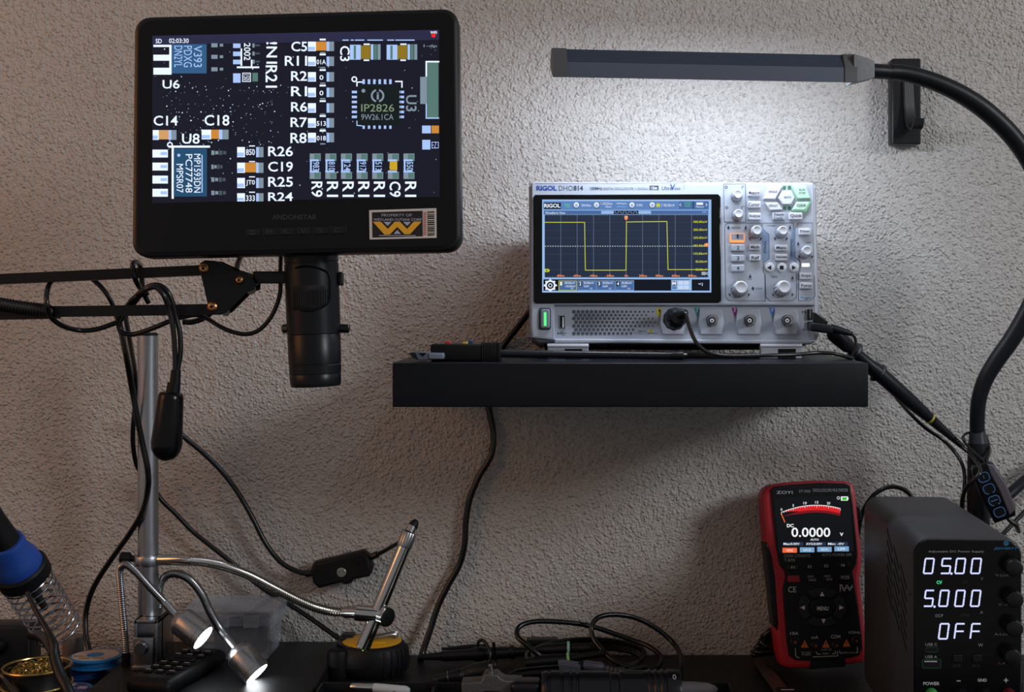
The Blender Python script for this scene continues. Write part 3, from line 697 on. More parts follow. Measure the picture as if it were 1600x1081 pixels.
r(Cd, bl, 1080, 140, 1142, 214); t(Cd, 'EZ3', 1152, 154, 1208, 206, m=bl, bold=0.0)
rnd = random.Random(7)
for i in range(330):
    x = rnd.uniform(242, 683); z = rnd.uniform(72, 305)
    if rnd.random() < 0.5: x = rnd.uniform(255, 440); z = rnd.uniform(135, 245)
    s_ = rnd.choice((0.35, 0.5, 0.5, 0.7, 1.0)); mb.disc(x, z, s_, ys-0.00015, rnd.choice((wh, bl, gy)), 6)
part(mb.build('screen', R_), 'lit screen showing a magnified circuit board')

# barrel
BZ = 0.99
def b3(px, py): return F.I @ P(px, py, BZ)
mb = MB()
top_, bot = b3(486, 398), b3(493.5, 603)
rp = W(42, BZ)
mb.lathe(top_, bot, [(0, rp*1.0), (0.055, rp*1.0), (0.058, rp*0.97), (0.068, rp*0.97), (0.071, rp*1.0), (0.6, rp*0.985), (0.605, rp*0.965), (0.61, rp*0.965), (0.615, rp*0.98), (0.825, rp*0.965), (0.828, rp*0.945), (0.836, rp*0.945), (0.84, rp*0.96), (0.9, rp*0.955), (0.903, rp*0.935), (0.912, rp*0.935), (0.916, rp*0.945), (0.975, rp*0.935), (1, rp*0.9)], mat('barrel_black', (18, 20, 25), 0.33, noise=0.05), seg=56)
mb.build('barrel', R_)
# ridged focus wheel in its window
def onb(px, py, k=1.004):
    """point of the barrel's surface behind a pixel column"""
    c = top_.lerp(bot, (py-398)/205.0); cx = 486+7.5*(py-398)/205.0
    s_ = max(-0.98, min(0.98, (px-cx)/42.5)); return Vector((c.x+s_*rp*k, c.y-math.sqrt(1-s_*s_)*rp*k, c.z))
vs = []; fs = []; NC, NR = 56, 8
for i in range(NC+1):
    px = 465+54*i/NC; lim = 487-10*max(0, (px-496)/24)**2
    for j in range(NR+1):
        k_ = 1.0 if j in (0, NR) or i in (0, NC) else (1.035 if i % 3 else 1.012)
        vs.append(onb(px, 449+(lim-449)*j/NR, k_))
for i in range(NC):
    for j in range(NR): q = i*(NR+1)+j; fs.append((q, q+1, q+NR+2, q+NR+1))
mb = MB(); mb.add(vs, fs, RUB); mb.build('focus_wheel', R_)
mb = MB()
loop = [(470, 422), (488, 420), (510, 425), (519, 432), (521, 452), (520, 472), (512, 482), (495, 488), (478, 487)]
mb.tube([onb(*p) for p in loop], 0.0009, BLKG, n=5, seg=8)
mb.build('window_rim', R_)
for px, d in ((452, 1), (533, -1)):
    mb = MB(); a = b3(441 if d > 0 else 546, 513.5); b_ = b3(462 if d > 0 else 524, 512.5)
    mb.cyl(a, b_, W(7, BZ), DSTEEL if d > 0 else BLK, bev=0.0008); mb.build('light_knob', R_)
mb = MB(); mb.box(tuple(b3(530, 446)-Vector((0, 0.004, 0))), tuple(b3(536, 425)+Vector((0, 0.004, 0))), BLK, 0.0008); mb.build('side_button', R_)
mb = MB(); mb.cyl(b3(486, 399.5), b3(486, 392), rp*0.92, BLK); mb.build('neck', R_)

# ------------------------------------------------------------------ boom arm that carries the microscope
AZ = 1.0
arm = thing('boom_arm', 'black parallel bar boom arm with hexagonal joint holding the microscope barrel', 'arm', P(350, 460, AZ))
def bar(p0, p1, w, name, z=AZ):
    m_ = MB(); a = P(*p0, z); b = P(*p1, z); d = b-a; n_ = Vector((-d.z, 0, d.x)).normalized(); hw = W(w/2, z); t_ = 0.0065
    vs = []
    for q in (a, b):
        for sy in (-t_, t_):
            for sn in (-hw, hw): vs.append(q+Vector((0, sy, 0))+n_*sn)
    fs = [(0, 1, 3, 2), (4, 6, 7, 5), (0, 4, 5, 1), (2, 3, 7, 6), (0, 2, 6, 4), (1, 5, 7, 3)]
    m_.add(vs, fs, mat('arm_black', (15, 16, 18), 0.38)); return place(m_, arm, name)
bar((-560, 461), (336, 421.5), 16, 'arm_bar'); bar((72, 487), (350, 483), 17, 'arm_bar'); bar((-560, 500), (90, 488), 20, 'arm_bar')
m_ = MB(); q = P(-560, 480, AZ); m_.box((q.x-0.012, AZ-0.009, P(0, 515, AZ).z), (q.x+0.012, AZ+0.009, P(0, 448, AZ).z), mat('arm_black', (15, 16, 18), 0.38), 0.002); m_.cyl((q.x, AZ, DESK+0.004), (q.x, AZ, P(0, 512, AZ).z), 0.009, BLK); m_.box((q.x-0.025, AZ-0.03, DESK+0.0003), (q.x+0.025, AZ+0.03, DESK+0.012), BLK, 0.002); place(m_, arm, 'clamp_post')
m_ = MB()
m_.tube([P(-180, 440, AZ-0.008), P(0, 475, AZ-0.008), P(78, 486, AZ-0.008)], W(11, AZ), CABLE, rib=(0.0012, 0.88), seg=14); place(m_, arm, 'tension_spring')
m_ = MB(); m_.cyl(P(77, 486, AZ-0.011), P(77, 486, AZ+0.011), W(5.5, AZ), DSTEEL); place(m_, arm, 'spring_pin')
for s_, dy in (('front', -0.0105), ('back', 0.0085)):
    m_ = MB(); pl = [(318, 412), (326, 407), (342, 408), (372, 422), (392, 428), (403, 440), (402, 452), (388, 458), (358, 488), (348, 492), (338, 489), (331, 478), (319, 428)]
    m_.prism([(P(*q, AZ).x, P(*q, AZ).z) for q in pl], AZ+dy, AZ+dy+0.002, mat('arm_plate', (17, 18, 20), 0.35), 0.0005); pj = place(m_, arm, 'joint_plate')
    if s_ == 'front':
        for px, py, rr_ in ((325, 420, 7.5), (380, 438, 6.5), (338, 479, 8)):
            q = MB(); c = P(px, py, AZ); y = AZ+dy; r_ = W(rr_, AZ)
            q.lathe((c.x, y, c.z), (c.x, y-0.003, c.z), [(0, r_), (0.5, r_), (0.9, r_*0.75), (1, r_*0.55)], mat('copper_bolt', (196, 142, 96), 0.3, 1.0), seg=20)
            q.cyl((c.x, y-0.0031, c.z), (c.x, y-0.0028, c.z), r_*0.32, DARK, seg=6); q.v = [v-arm.location for v in q.v]; q.build('bolt', pj)
m_ = MB(); m_.cyl(P(392, 452, AZ-0.009), P(392, 452, AZ+0.009), W(8, AZ), DSTEEL); m_.cyl(P(353, 488, AZ-0.009), P(353, 488, AZ+0.009), W(6, AZ), DSTEEL); place(m_, arm, 'joint_pin')
m_ = MB()
a = P(384, 444, AZ); b = P(450, 422, AZ)
m_.box((P(398, 0, AZ).x, AZ-0.0065, P(0, 443, AZ).z), (P(451, 0, AZ).x, AZ+0.0065, P(0, 424, AZ).z), BLK, 0.001)
m_.box((P(384, 0, AZ).x, AZ-0.005, P(0, 446, AZ).z), (P(402, 0, AZ).x, AZ+0.005, P(0, 428, AZ).z), DSTEEL, 0.001); place(m_, arm, 'mount_bracket')
# ------------------------------------------------------------------ cables
def wpts(pts): return [P(*p) for p in pts]
def cable(name, label, cat, pts, wpx, m=CABLE, group=None, extra=None, seg=12):
    """one cord: a path of (pixel x, pixel y, distance); wpx its width in pixels"""
    w = wpts(pts); root = thing(name, label, cat, w[0], group=group)
    mb = MB(); zs = [p[2] for p in pts]; mb.tube(w, W(wpx/2, sum(zs)/len(zs)), m, seg=seg); place(mb, root, 'cord')
    return root
def addtube(root, name, pts, r, m=CABLE, rib=None, n=8, seg=12):
    mb = MB(); w = wpts(pts); Z = sum(p[2] for p in pts)/len(pts)
    rr = [W(q, Z) for q in r] if isinstance(r, (list, tuple)) else W(r, Z)
    mb.tube(w, rr, m, n=n, rib=rib, seg=seg); return place(mb, root, name)

cable('power_cable', 'black power cable hanging from behind the floating shelf to the desk', 'cable',
      [(836, 478, 1.2), (824, 492, 1.222), (806, 515, 1.2365), (784, 545, 1.2458), (766, 590, 1.2465), (762, 625, 1.2465), (765, 645, 1.2458), (771, 680, 1.244), (767, 712, 1.243), (748, 745, 1.243), (734, 780, 1.243), (728, 815, 1.243), (726, 850, 1.243), (718, 882, 1.243), (700, 915, 1.242), (684, 948, 1.24), (672, 985, 1.236), (660, 1020, 1.23), (657, 1031, 1.222)], 10)

# lead with an in-line switch, resting against the wall
r_ = cable('switch_cable', 'black lead with an in-line switch hanging on the wall beside the chrome pen', 'cable',
           [(236, 640, 1.215), (262, 655, 1.222), (285, 680, 1.226), (318, 708, 1.23), (348, 738, 1.232), (372, 770, 1.233), (394, 808, 1.234), (416, 850, 1.235), (440, 879, 1.235), (466, 893, 1.235), (486, 897, 1.235)], 8)
addtube(r_, 'cord', [(580, 869, 1.232), (596, 863, 1.225), (612, 854, 1.21), (628, 845, 1.192), (640, 834, 1.175)], 3.6)
addtube(r_, 'strain_relief', [(478, 896, 1.235), (494, 895, 1.235)], 5.5); addtube(r_, 'strain_relief', [(574, 872, 1.233), (590, 866, 1.229)], 5.5)
SWM = Matrix.Translation(P(535.5, 888, 1.234)) @ Matrix.Rotation(math.radians(-13.5), 4, 'Y')
mb = MB(); w2, h2 = W(47, 1.234), W(21, 1.234)
pl = [(-w2, -h2*0.5), (-w2*0.85, -h2*0.95), (-w2*0.1, -h2*0.9), (0, -h2*1.12), (w2*0.22, -h2*1.12), (w2*0.32, -h2*0.9), (w2*0.85, -h2*0.95), (w2, -h2*0.45), (w2, h2*0.5), (w2*0.82, h2*0.98), (-w2*0.85, h2*0.98), (-w2, h2*0.5)]
mb.prism(pl, -0.0095, 0.0095, BLKM, 0.003); mb.v = [SWM @ v-r_.location for v in mb.v]; swb = mb.build('switch_housing', r_)
mb = MB(); q = SWM @ Vector((0, -0.0095, -h2*0.15)); mb.lathe(q, q+Vector((0, -0.0012, 0)), [(0, W(7.5, 1.23)), (0.5, W(7.5, 1.23)), (1, W(6.5, 1.23))], mat('foil_dot', (176, 184, 170), 0.3, 0.8, noise=0.15, nscale=900), seg=24)
for x in (-0.64, 0.6):
    q = SWM @ Vector((x*w2, -0.0095, h2*(0.05 if x < 0 else 0.2))); mb.cyl(q, q+Vector((0, -0.0003, 0)), W(3, 1.23), DARK, seg=14)
mb.v = [v-r_.location for v in mb.v]; mb.build('dial', swb)

cable('hanging_cable', 'thin black cable slanting down the wall from the pole to behind the tape measure', 'cable',
      [(232, 745, 1.225), (250, 778, 1.23), (275, 803, 1.233), (300, 829, 1.235), (332, 855, 1.235), (366, 882, 1.235), (396, 908, 1.235), (424, 928, 1.234), (455, 946, 1.232), (485, 966, 1.229), (512, 985, 1.225), (536, 1003, 1.222), (546, 1016, 1.222)], 7.5)
cable('hanging_cable', 'black cable running down the left of the pole and curving to the desk', 'cable',
      [(183, 492, 1.02), (190, 520, 1.06), (198, 560, 1.1), (206, 605, 1.115), (214, 650, 1.12), (223, 695, 1.125), (231, 735, 1.128), (231, 765, 1.135), (222, 800, 1.16), (203, 833, 1.18), (178, 868, 1.2), (155, 902, 1.21), (141, 930, 1.215), (134, 960, 1.215), (134, 990, 1.21), (138, 1010, 1.205), (141, 1023, 1.2)], 9)
cable('hanging_cable', 'black cable bulging left beside the top half of the pole', 'cable',
      [(196, 495, 1.05), (204, 540, 1.1), (211, 585, 1.15), (211, 630, 1.165), (208, 665, 1.17), (208, 695, 1.178), (213, 725, 1.19), (224, 745, 1.2)], 7.5)
# cords around the boom arm
cable('looped_cord', 'black cord looping round both bars at the left of the boom arm', 'cable',
      [(87, 436, 1.018), (78, 443, 1.0), (73, 460, 0.985), (74, 478, 0.982), (80, 496, 0.99), (98, 509, 1.0), (125, 516, 1.012), (152, 514, 1.015), (182, 504, 1.015)], 8)
cable('looped_cord', 'black cord passing from the upper bar down behind the lower bar', 'cable',
      [(142, 434, 1.014), (155, 445, 1.014), (168, 461, 1.015), (178, 480, 1.018), (186, 500, 1.02), (190, 515, 1.03)], 7.5)
cable('looped_cord', 'black cord hooked over the upper bar near the pole top', 'cable',
      [(232, 473, 1.014), (224, 458, 1.008), (214, 442, 0.99), (208, 425, 0.985), (208, 412, 0.985), (213, 409, 0.995), (218, 414, 1.014), (221, 430, 1.016), (222, 448, 1.016), (218, 462, 1.016), (206, 478, 1.018), (196, 490, 1.02), (187, 503, 1.02), (186, 512, 1.02), (192, 520, 1.02), (210, 522, 1.02), (238, 513, 1.015), (262, 503, 1.012), (290, 492, 1.016), (312, 484, 1.02)], 8)
# lead with the hanging capsule
r_ = cable('remote_lead', 'bundled black lead with a capsule shaped controller hanging beside the pole', 'cable',
           [(198, 478, 1.016), (210, 466, 0.99), (222, 454, 0.982), (236, 446, 0.98), (250, 446, 0.98), (262, 456, 0.98), (270, 474, 0.982), (275, 495, 0.984), (281, 520, 0.985), (282, 550, 0.985), (278, 575, 0.985), (276, 590, 0.985)], 8)
addtube(r_, 'cord', [(214, 462, 0.988), (228, 452, 0.975), (244, 449, 0.974), (256, 462, 0.974), (264, 484, 0.978), (270, 510, 0.98), (273, 545, 0.982), (274, 580, 0.984)], 4)
addtube(r_, 'cord', [(196, 486, 1.02), (206, 470, 0.992), (220, 460, 0.985), (232, 456, 0.985)], 5)
addtube(r_, 'connector', [(275, 578, 0.985), (273, 608, 0.985)], [7.5, 8.5], BLKM); addtube(r_, 'connector', [(272, 598, 0.985), (269, 622, 0.985)], [10, 11], BLKM)
a = P(267.5, 612, 0.985); b = P(258, 720, 0.985); Lc = (b-a).length; mb = MB()
R = W(24, 0.985)
mb.lathe(a, b, [(0, R*0.5), (0.012, R*0.68), (0.04, R*0.78), (0.1, R*0.82), (0.5, R*0.93), (0.74, R), (0.84, R*0.94), (0.92, R*0.75), (0.97, R*0.5), (1, R*0.12)], mat('gloss_black_capsule', (14, 15, 18), 0.22), seg=32); o = place(mb, r_, 'controller')
cable('monitor_cable', 'black cable curving from under the monitor back to the boom arm joint', 'cable',
      [(439, 396, 0.985), (438, 425, 1.012), (438, 455, 1.015), (431, 480, 1.015), (420, 500, 1.015), (404, 516, 1.015), (384, 522, 1.015), (362, 518, 1.015), (342, 509, 1.016), (322, 497, 1.02), (305, 492, 1.02), (280, 497, 1.02)], 7)
cable('monitor_cable', 'black cable dropping from the monitor behind the joint plate', 'cable',
      [(377, 398, 0.99), (372, 410, 1.01), (366, 430, 1.03), (350, 460, 1.034), (334, 484, 1.034), (318, 497, 1.032), (300, 503, 1.03), (286, 503, 1.03)], 9)

# ------------------------------------------------------------------ microscope pole
pole = thing('microscope_pole', 'upright brushed aluminium pole clamped behind the black mat', 'stand', (P(231, 0, 1.18).x, 1.18, MATTOP))
PZ = 1.18; r0 = W(15.5, PZ)
mb = MB(); mb.cyl(P(231, 524, PZ), (P(232, 0, PZ).x, PZ, MATTOP+0.001), r0, ALU, seg=40); place(mb, pole, 'pole')
mb = MB(); mb.lathe(P(231, 524.2, PZ), P(231, 519.5, PZ), [(0, r0*1.01), (0.7, r0*0.98), (1, r0*0.8)], BLKM, seg=36); place(mb, pole, 'end_cap')
mb = MB()
def wb_(x0, y0_, x1, y1_, Z0, Z1, m, bev=0.0): mb.box((P(x0, 0, Z0).x, Z0, P(0, y1_, Z0).z), (P(x1, 0, Z0).x, Z1, P(0, y0_, Z0).z), m, bev)
zb = 1.152
x0, x1 = P(209, 0, zb).x, P(246, 0, zb).x; zt = P(0, 969, zb).z
mb.box((x0, zb, zt-0.0035), (x1, 1.2, zt), STEEL, 0.0006)                       # top plate
mb.box((x0, zb, MATTOP+0.0003), (x0+0.003, 1.2, zt), STEEL, 0.0006); mb.box((x1-0.003, zb, MATTOP+0.0003), (x1, 1.2, zt), STEEL, 0.0006)
mb.box((x0, zb+0.012, MATTOP+0.0003), (x1, zb+0.016, zt), STEEL, 0.0005)
place(mb, pole, 'clamp_bracket')
mb = MB(); z1 = P(0, 995, zb).z; mb.box((x0+0.0005, zb-0.004, MATTOP+0.0003), (x1-0.003, zb, z1), STEEL, 0.0006); mb.box((x0, zb-0.006, MATTOP+0.0003), (x1-0.002, zb, MATTOP+0.004), STEEL, 0.0006); o = place(mb, pole, 'clamp_plate')
mb = MB(); q = P(222, 1011, zb-0.004); mb.lathe(q, q-Vector((0, 0.006, 0)), [(0, W(11, zb)), (0.7, W(11, zb)), (1, W(9, zb))], STEEL, seg=28); mb.v = [v-pole.location for v in mb.v]; mb.build('screw', o)

# flexible holder arm ringed on the pole
fa = thing('flexible_arm', 'chrome flexible arm ringed to the pole, reaching to the chrome pen', 'arm', P(231, 875, PZ))
rt = W(20, PZ)
mb = MB(); a = P(231, 882, PZ); b = P(231, 867, PZ)
mb.lathe(a, b, [(0, r0*1.0), (0, rt), (0.1, rt*1.04), (0.9, rt*1.04), (1, rt), (1, r0*1.0)], ALU, seg=40, cap=False); place(mb, fa, 'ring_clamp')
mb = MB(); mb.cyl(P(213, 873, PZ-0.002), P(203, 872, PZ-0.002), W(5, PZ), BLKM); mb.lathe(P(204, 872, PZ-0.002), P(188, 871, PZ-0.002), [(0, W(7, PZ)), (0.1, W(9, PZ)), (0.9, W(9, PZ)), (1, W(7, PZ))], BLKM, seg=28, flute=(1, 0.07)); place(mb, fa, 'knob')
addtube(fa, 'ferrule', [(249, 874.5, PZ-0.003), (275, 874.5, PZ-0.006), (298, 876, PZ-0.008)], 8.6, CHROME, n=2, seg=24)
arm_pts = [(297, 876, PZ-0.008), (325, 879, PZ-0.012), (355, 886, PZ-0.018), (390, 899, PZ-0.025), (425, 917, PZ-0.032), (460, 935, PZ-0.038), (490, 948, PZ-0.042), (518, 955, PZ-0.045), (545, 957, PZ-0.045)]
addtube(fa, 'flexible_tube', arm_pts, 7.6, mat('gooseneck_chrome', (190, 186, 180), 0.22, 1.0), rib=(0.0011, 0.82), n=16, seg=18)
RZ = 1.13
addtube(fa, 'ferrule', [(540, 956.5, PZ-0.046), (562, 957, 1.122)], 9, CHROME, n=2, seg=24)
mb = MB(); mb.cyl(P(555, 957, 1.12), P(597, 961, 1.12), W(12.5, 1.12), CHROME, bev=0.001, seg=36); place(mb, fa, 'cross_clamp')
mb = MB(); ka = P(596, 961, 1.121); kb = ka+Vector((0.0066, -0.0052, -0.0006)); mb.lathe(ka, kb, [(0, W(13, RZ)), (0.2, W(15.5, RZ)), (0.95, W(15.5, RZ)), (1, W(14.5, RZ))], CHROME, seg=44, flute=(1, 0.05))
mb.lathe(kb, kb+(kb-ka)*0.12, [(0, W(14, RZ)), (0.6, W(14, RZ)), (1, W(12.5, RZ))], BLKM, seg=32); place(mb, fa, 'clamp_knob')

pen = thing('chrome_pen_tube', 'slanted chrome tube with knurled collar and black tip held over the tape measure', 'tool', P(566, 1012, RZ))
a = P(567, 1012, RZ-0.012); b = P(632, 853, RZ-0.004); R = W(11, RZ)
mb = MB(); mb.lathe(a, b, [(0, R*0.82), (0.0, R), (1, R*0.98)], CHROME, seg=36); place(mb, pen, 'tube')
mb = MB(); d = (b-a).normalized(); mb.cyl(a-d*0.0008, a+d*0.002, R*0.8, DARK, seg=24)
for i in range(6):
    an = i*math.pi/3; u = d.orthogonal().normalized(); v = d.cross(u); q = a+(u*math.cos(an)+v*math.sin(an))*R*0.75-d*0.0006
    mb.cyl(q, q-d*0.0008, R*0.1, mat('green_led', (150, 220, 70), 0.4, emit=0.9) if i % 2 == 0 else CHROME, seg=8)
place(mb, pen, 'lens_end')
mb = MB(); c = P(640, 831, RZ-0.002); mb.lathe(b-d*0.001, c, [(0, R*1.02), (0.08, R*1.08), (0.9, R*1.08), (1, R*0.95)], STEEL, seg=48, flute=(1, 0.04)); place(mb, pen, 'knurled_collar')
mb = MB(); e = P(644.5, 822, RZ); mb.cyl(c, e, R*0.72, STEEL, seg=24); e2 = P(651, 812, RZ+0.001); mb.lathe(e-d*0.002, e2, [(0, R*0.7), (0.3, R*0.72), (0.8, R*0.5), (1, R*0.25)], RUB, seg=20); place(mb, pen, 'tip')

# ------------------------------------------------------------------ two gooseneck spot lights
GN = mat('gooseneck_steel', (150, 152, 155), 0.28, 1.0)
LENS = mat('lit_lens', (244, 250, 255), emit=14)
def spot(name, label, path, wpx, fer, head, Z, glow):
    r_ = thing(name, label, 'lamp', P(*path[0]))
    addtube(r_, 'neck', path, wpx/2, GN, rib=(0.00105, 0.8), n=18, seg=16)
    addtube(r_, 'ferrule', fer, 6.0, STEEL, n=2, seg=20)
    a = P(*head[0]); b = P(*head[1]); R = W(head[2], Z)
    mb = MB(); mb.lathe(a, b, [(0, R*0.32), (0.05, R*0.62), (0.22, R*0.96), (0.26, R), (0.84, R), (0.845, R*0.97), (0.86, R*0.97), (0.865, R*1.0), (0.985, R*1.0), (1.0, R*0.92), (0.985, R*0.86), (0.95, R*0.84)], STEEL, seg=44, cap=False)
    h = place(mb, r_, 'lamp_head')
    d = (b-a); mb = MB(); mb.cyl(a+d*0.965, a+d*0.985, R*0.86, LENS, seg=36); mb.v = [v-r_.location for v in mb.v]; part(mb.build('lens', h), 'glowing white lens')
    return r_
base = (P(195, 0, 1.17).x, 1.17, DESK)
s1 = spot('gooseneck_light', 'upper steel gooseneck spot light bent beside the pole, pointing at the remote', [(197, 1026, 1.165), (196, 1000, 1.165), (192, 960, 1.163), (188, 915, 1.16), (187, 893, 1.157), (191, 884, 1.152), (199, 883, 1.148), (215, 896, 1.14), (235, 918, 1.13), (258, 942, 1.12)], 12,
     [(255, 939, 1.121), (279, 966, 1.117)], [(274, 962, 1.118), (318, 997, 1.110), 23], 1.1, 1)
addtube(s1, 'base_socket', [(197, 1020, 1.165), (197, 1041, 1.165)], 6.5, BLKM)
s2 = spot('gooseneck_light', 'lower steel gooseneck spot light arched right of the pole, lighting the mat', [(250, 985, 1.2), (248, 950, 1.2), (249, 918, 1.196), (258, 901, 1.19), (275, 896, 1.18), (296, 905, 1.17), (315, 928, 1.16), (328, 955, 1.15), (342, 980, 1.14), (354, 996, 1.13)], 13,
     [(351, 992, 1.133), (371, 1017, 1.118)], [(366, 1012, 1.12), (402, 1053, 1.112), 23], 1.11, 1)
addtube(s2, 'base_socket', [(250, 974, 1.2), (250, 1001, 1.2)], 6.5, BLKM)

# ------------------------------------------------------------------ things on and around the mat
# clear box
CLP = clear_plastic('clear_box_plastic', (196, 202, 214), 0.08, 0.9)
bx = thing('clear_storage_box', 'clear plastic lidded box with black items inside, behind the spot lights', 'box', (-0.335, 1.205, MATTOP))
X0, X1 = P(286, 0, 1.18).x, P(430, 0, 1.18).x; Zt = P(0, 966, 1.18).z; Zb = MATTOP+0.0003
def openbox(mb, lo, hi, t, taper, m, bottom=True):
    """thin walled tray, slightly narrower at its foot"""
    def ringv(z, k, off): return [(lo[0]+off+k, lo[1]+off+k, z), (hi[0]-off-k, lo[1]+off+k, z), (hi[0]-off-k, hi[1]-off-k, z), (lo[0]+off+k, hi[1]-off-k, z)]
    vs = ringv(lo[2], taper, 0)+ringv(hi[2], 0, 0)+ringv(hi[2], 0, t)+ringv(lo[2]+t, taper, t)
    fs = []
    for j in range(3):
        for i in range(4): fs.append((j*4+i, j*4+(i+1) % 4, (j+1)*4+(i+1) % 4, (j+1)*4+i))
    fs += [(3, 2, 1, 0), (12, 13, 14, 15)]
    mb.add(vs, fs, m)
mb = MB(); openbox(mb, (X0+0.004, 1.178, Zb), (X1-0.004, 1.234, Zt), 0.0014, 0.004, CLP); place(mb, bx, 'box_body')
mb = MB(); zl = Zt+0.0002; openbox(mb, (X0, 1.1745, zl-0.006), (X1, 1.238, zl+0.008), 0.0013, -0.0003, CLP); mb.v = [Vector((v.x, v.y, 2*zl+0.002-v.z)) for v in mb.v]
mb.box((X0+0.03, 1.172, zl-0.007), (X0+0.045, 1.1745, zl+0.004), CLP); mb.box((X1-0.028, 1.172, zl-0.007), (X1-0.014, 1.1745, zl+0.004), CLP); place(mb, bx, 'lid')
k = thing('black_adapter', 'black cornered adapter inside the right end of the clear box', 'adapter', (X1-0.025, 1.206, Zb+0.0016))
mb = MB(); mb.box((X1-0.041, 1.196, Zb+0.0016), (X1-0.014, 1.224, Zb+0.034), BLKG, 0.003); place(mb, k, 'housing')
mb = MB(); mb.box((X1-0.036, 1.1935, Zb+0.012), (X1-0.02, 1.196, Zb+0.026), BLK, 0.001); place(mb, k, 'socket')
k = thing('black_pouch', 'round black pouch inside the left end of the clear box', 'pouch', (X0+0.035, 1.206, Zb+0.0016))
mb = MB(); mb.lathe((X0+0.045, 1.207, Zb+0.0016), (X0+0.045, 1.207, Zb+0.03), [(0, 0.021), (0.1, 0.0225), (0.8, 0.0225), (0.93, 0.021), (1, 0.017)], BLKM, seg=36); place(mb, k, 'pouch_body')
mb = MB(); mb.tube([(X0+0.045+0.0228*math.cos(a*0.2618), 1.207+0.0228*math.sin(a*0.2618), Zb+0.0225) for a in range(24)], 0.0009, RUB, closed=True, smoothpath=False); place(mb, k, 'zip')

# remote control lying on the mat
rc = thing('remote_control', 'black remote control with raised keys lying on the mat under the spot light', 'remote control', P(272, 1045, 1.13), (math.radians(0), 0, math.radians(-13)))
rc.location = (-0.348, 1.122, MATTOP)
mb = MB(); bm = bmesh.new(); bmesh.ops.create_cube(bm, size=1)
for v in bm.verts: v.co = Vector((v.co.x*0.043, v.co.y*0.105, (v.co.z+0.5)*0.014+0.0003))
bmesh.ops.bevel(bm, geom=bm.edges[:], offset=0.006, segments=4, profile=0.5, affect='EDGES'); mb.addbm(bm, BLKM); mb.build('housing', rc)
mb = MB()
for j in range(3): mb.box((-0.017, -0.045-0.0*j, 0.0143), (0.017, 0.048, 0.0147), BLK, 0.0002); break
mb.build('face_plate', rc)
KEY = mat('remote_key_grey', (60, 62, 66), 0.45)
for j in range(6):
    for i in range(3):
        if j in (3,) : continue
        x = -0.0115+0.0115*i; y = -0.03+0.0125*j
        mb = MB(); mb.box((x-0.0042, y-0.0034, 0.0145), (x+0.0042, y+0.0034, 0.0168), RUB, 0.0012); mb.box((x-0.0025, y-0.0003, 0.0168), (x+0.0025, y+0.0007, 0.0169), WHITEP); mb.build('button', rc)
mb = MB(); mb.tube([(0.012*math.cos(a*0.2618), 0.0075+0.0048*math.sin(a*0.2618), 0.0158) for a in range(24)], 0.0016, RUB, closed=True, smoothpath=False); mb.build('navigation_ring', rc)

# solder wick spools and small things at the left
def spool(name, label, px, py, Z, rpx, rim, lab, tilt, z):
    R = W(rpx, Z); c = P(px, py, Z); t_ = thing(name, label, 'spool', (c.x, Z, z), (math.radians(tilt[0]), math.radians(tilt[1]), 0), 'solder wick spools')
    mb = MB(); mb.lathe((0, 0, 0.0003), (0, 0, 0.009), [(0, R), (0.2, R), (0.22, R*0.8), (0.75, R*0.8), (0.77, R), (0.92, R), (1, R*0.96)], rim, seg=56); mb.build('reel', t_)
    mb = MB(); mb.lathe((0, 0, 0.0089), (0, 0, 0.0094), [(0, R*0.86), (1, R*0.86)], lab, seg=48); o = mb.build('label_disc', t_)
    mb = MB(); mb.lathe((0, 0, 0.0093), (0, 0, 0.0099), [(0, R*0.32), (0.6, R*0.32), (1, R*0.25)], rim, seg=28); mb.v = [v for v in mb.v]; mb.build('hub', t_)
    return t_, R
BLUE = mat('blue_reel_plastic', (28, 116, 178), 0.4); CRM = mat('cream_label', (196, 178, 168), 0.55); NVL = mat('navy_label', (42, 46, 92), 0.5); ORL = mat('ochre_print', (176, 124, 60), 0.55); PKL = mat('lilac_print', (150, 130, 160), 0.55)
t_, R = spool('solder_wick_spool', 'bright blue spool with cream label lying beside the pole clamp', 149, 1041, 1.178, 41, BLUE, CRM, (-2, 0), DESK+0.0135)
t_.location.z = DESK+0.0098
mb = MB()
for a in (200, 250, 300): mb.box((R*0.6*math.cos(math.radians(a))-0.005, R*0.6*math.sin(math.radians(a))-0.002, 0.0094), (R*0.6*math.cos(math.radians(a))+0.005, R*0.6*math.sin(math.radians(a))+0.002, 0.0096), ORL)
mb.build('label_print', t_)
t0, R0 = spool('solder_wick_spool', 'darker blue spool lying under the cream labelled spool', 132, 1044, 1.182, 38, mat('deep_blue_reel', (22, 66, 128), 0.4), NVL, (0, 0), DESK)
t_, R = spool('solder_wick_spool', 'blue rimmed spool with navy label at the very bottom edge', 104, 1084, 1.105, 40, BLUE, NVL, (0, 0), DESK+0.0001)
mb = MB()
for a in (20, 95, 160, 230, 300): mb.box((R*0.58*math.cos(math.radians(a))-0.004, R*0.58*math.sin(math.radians(a))-0.0035, 0.0094), (R*0.58*math.cos(math.radians(a))+0.004, R*0.58*math.sin(math.radians(a))+0.0035, 0.0096), PKL)
mb.build('label_print', t_)

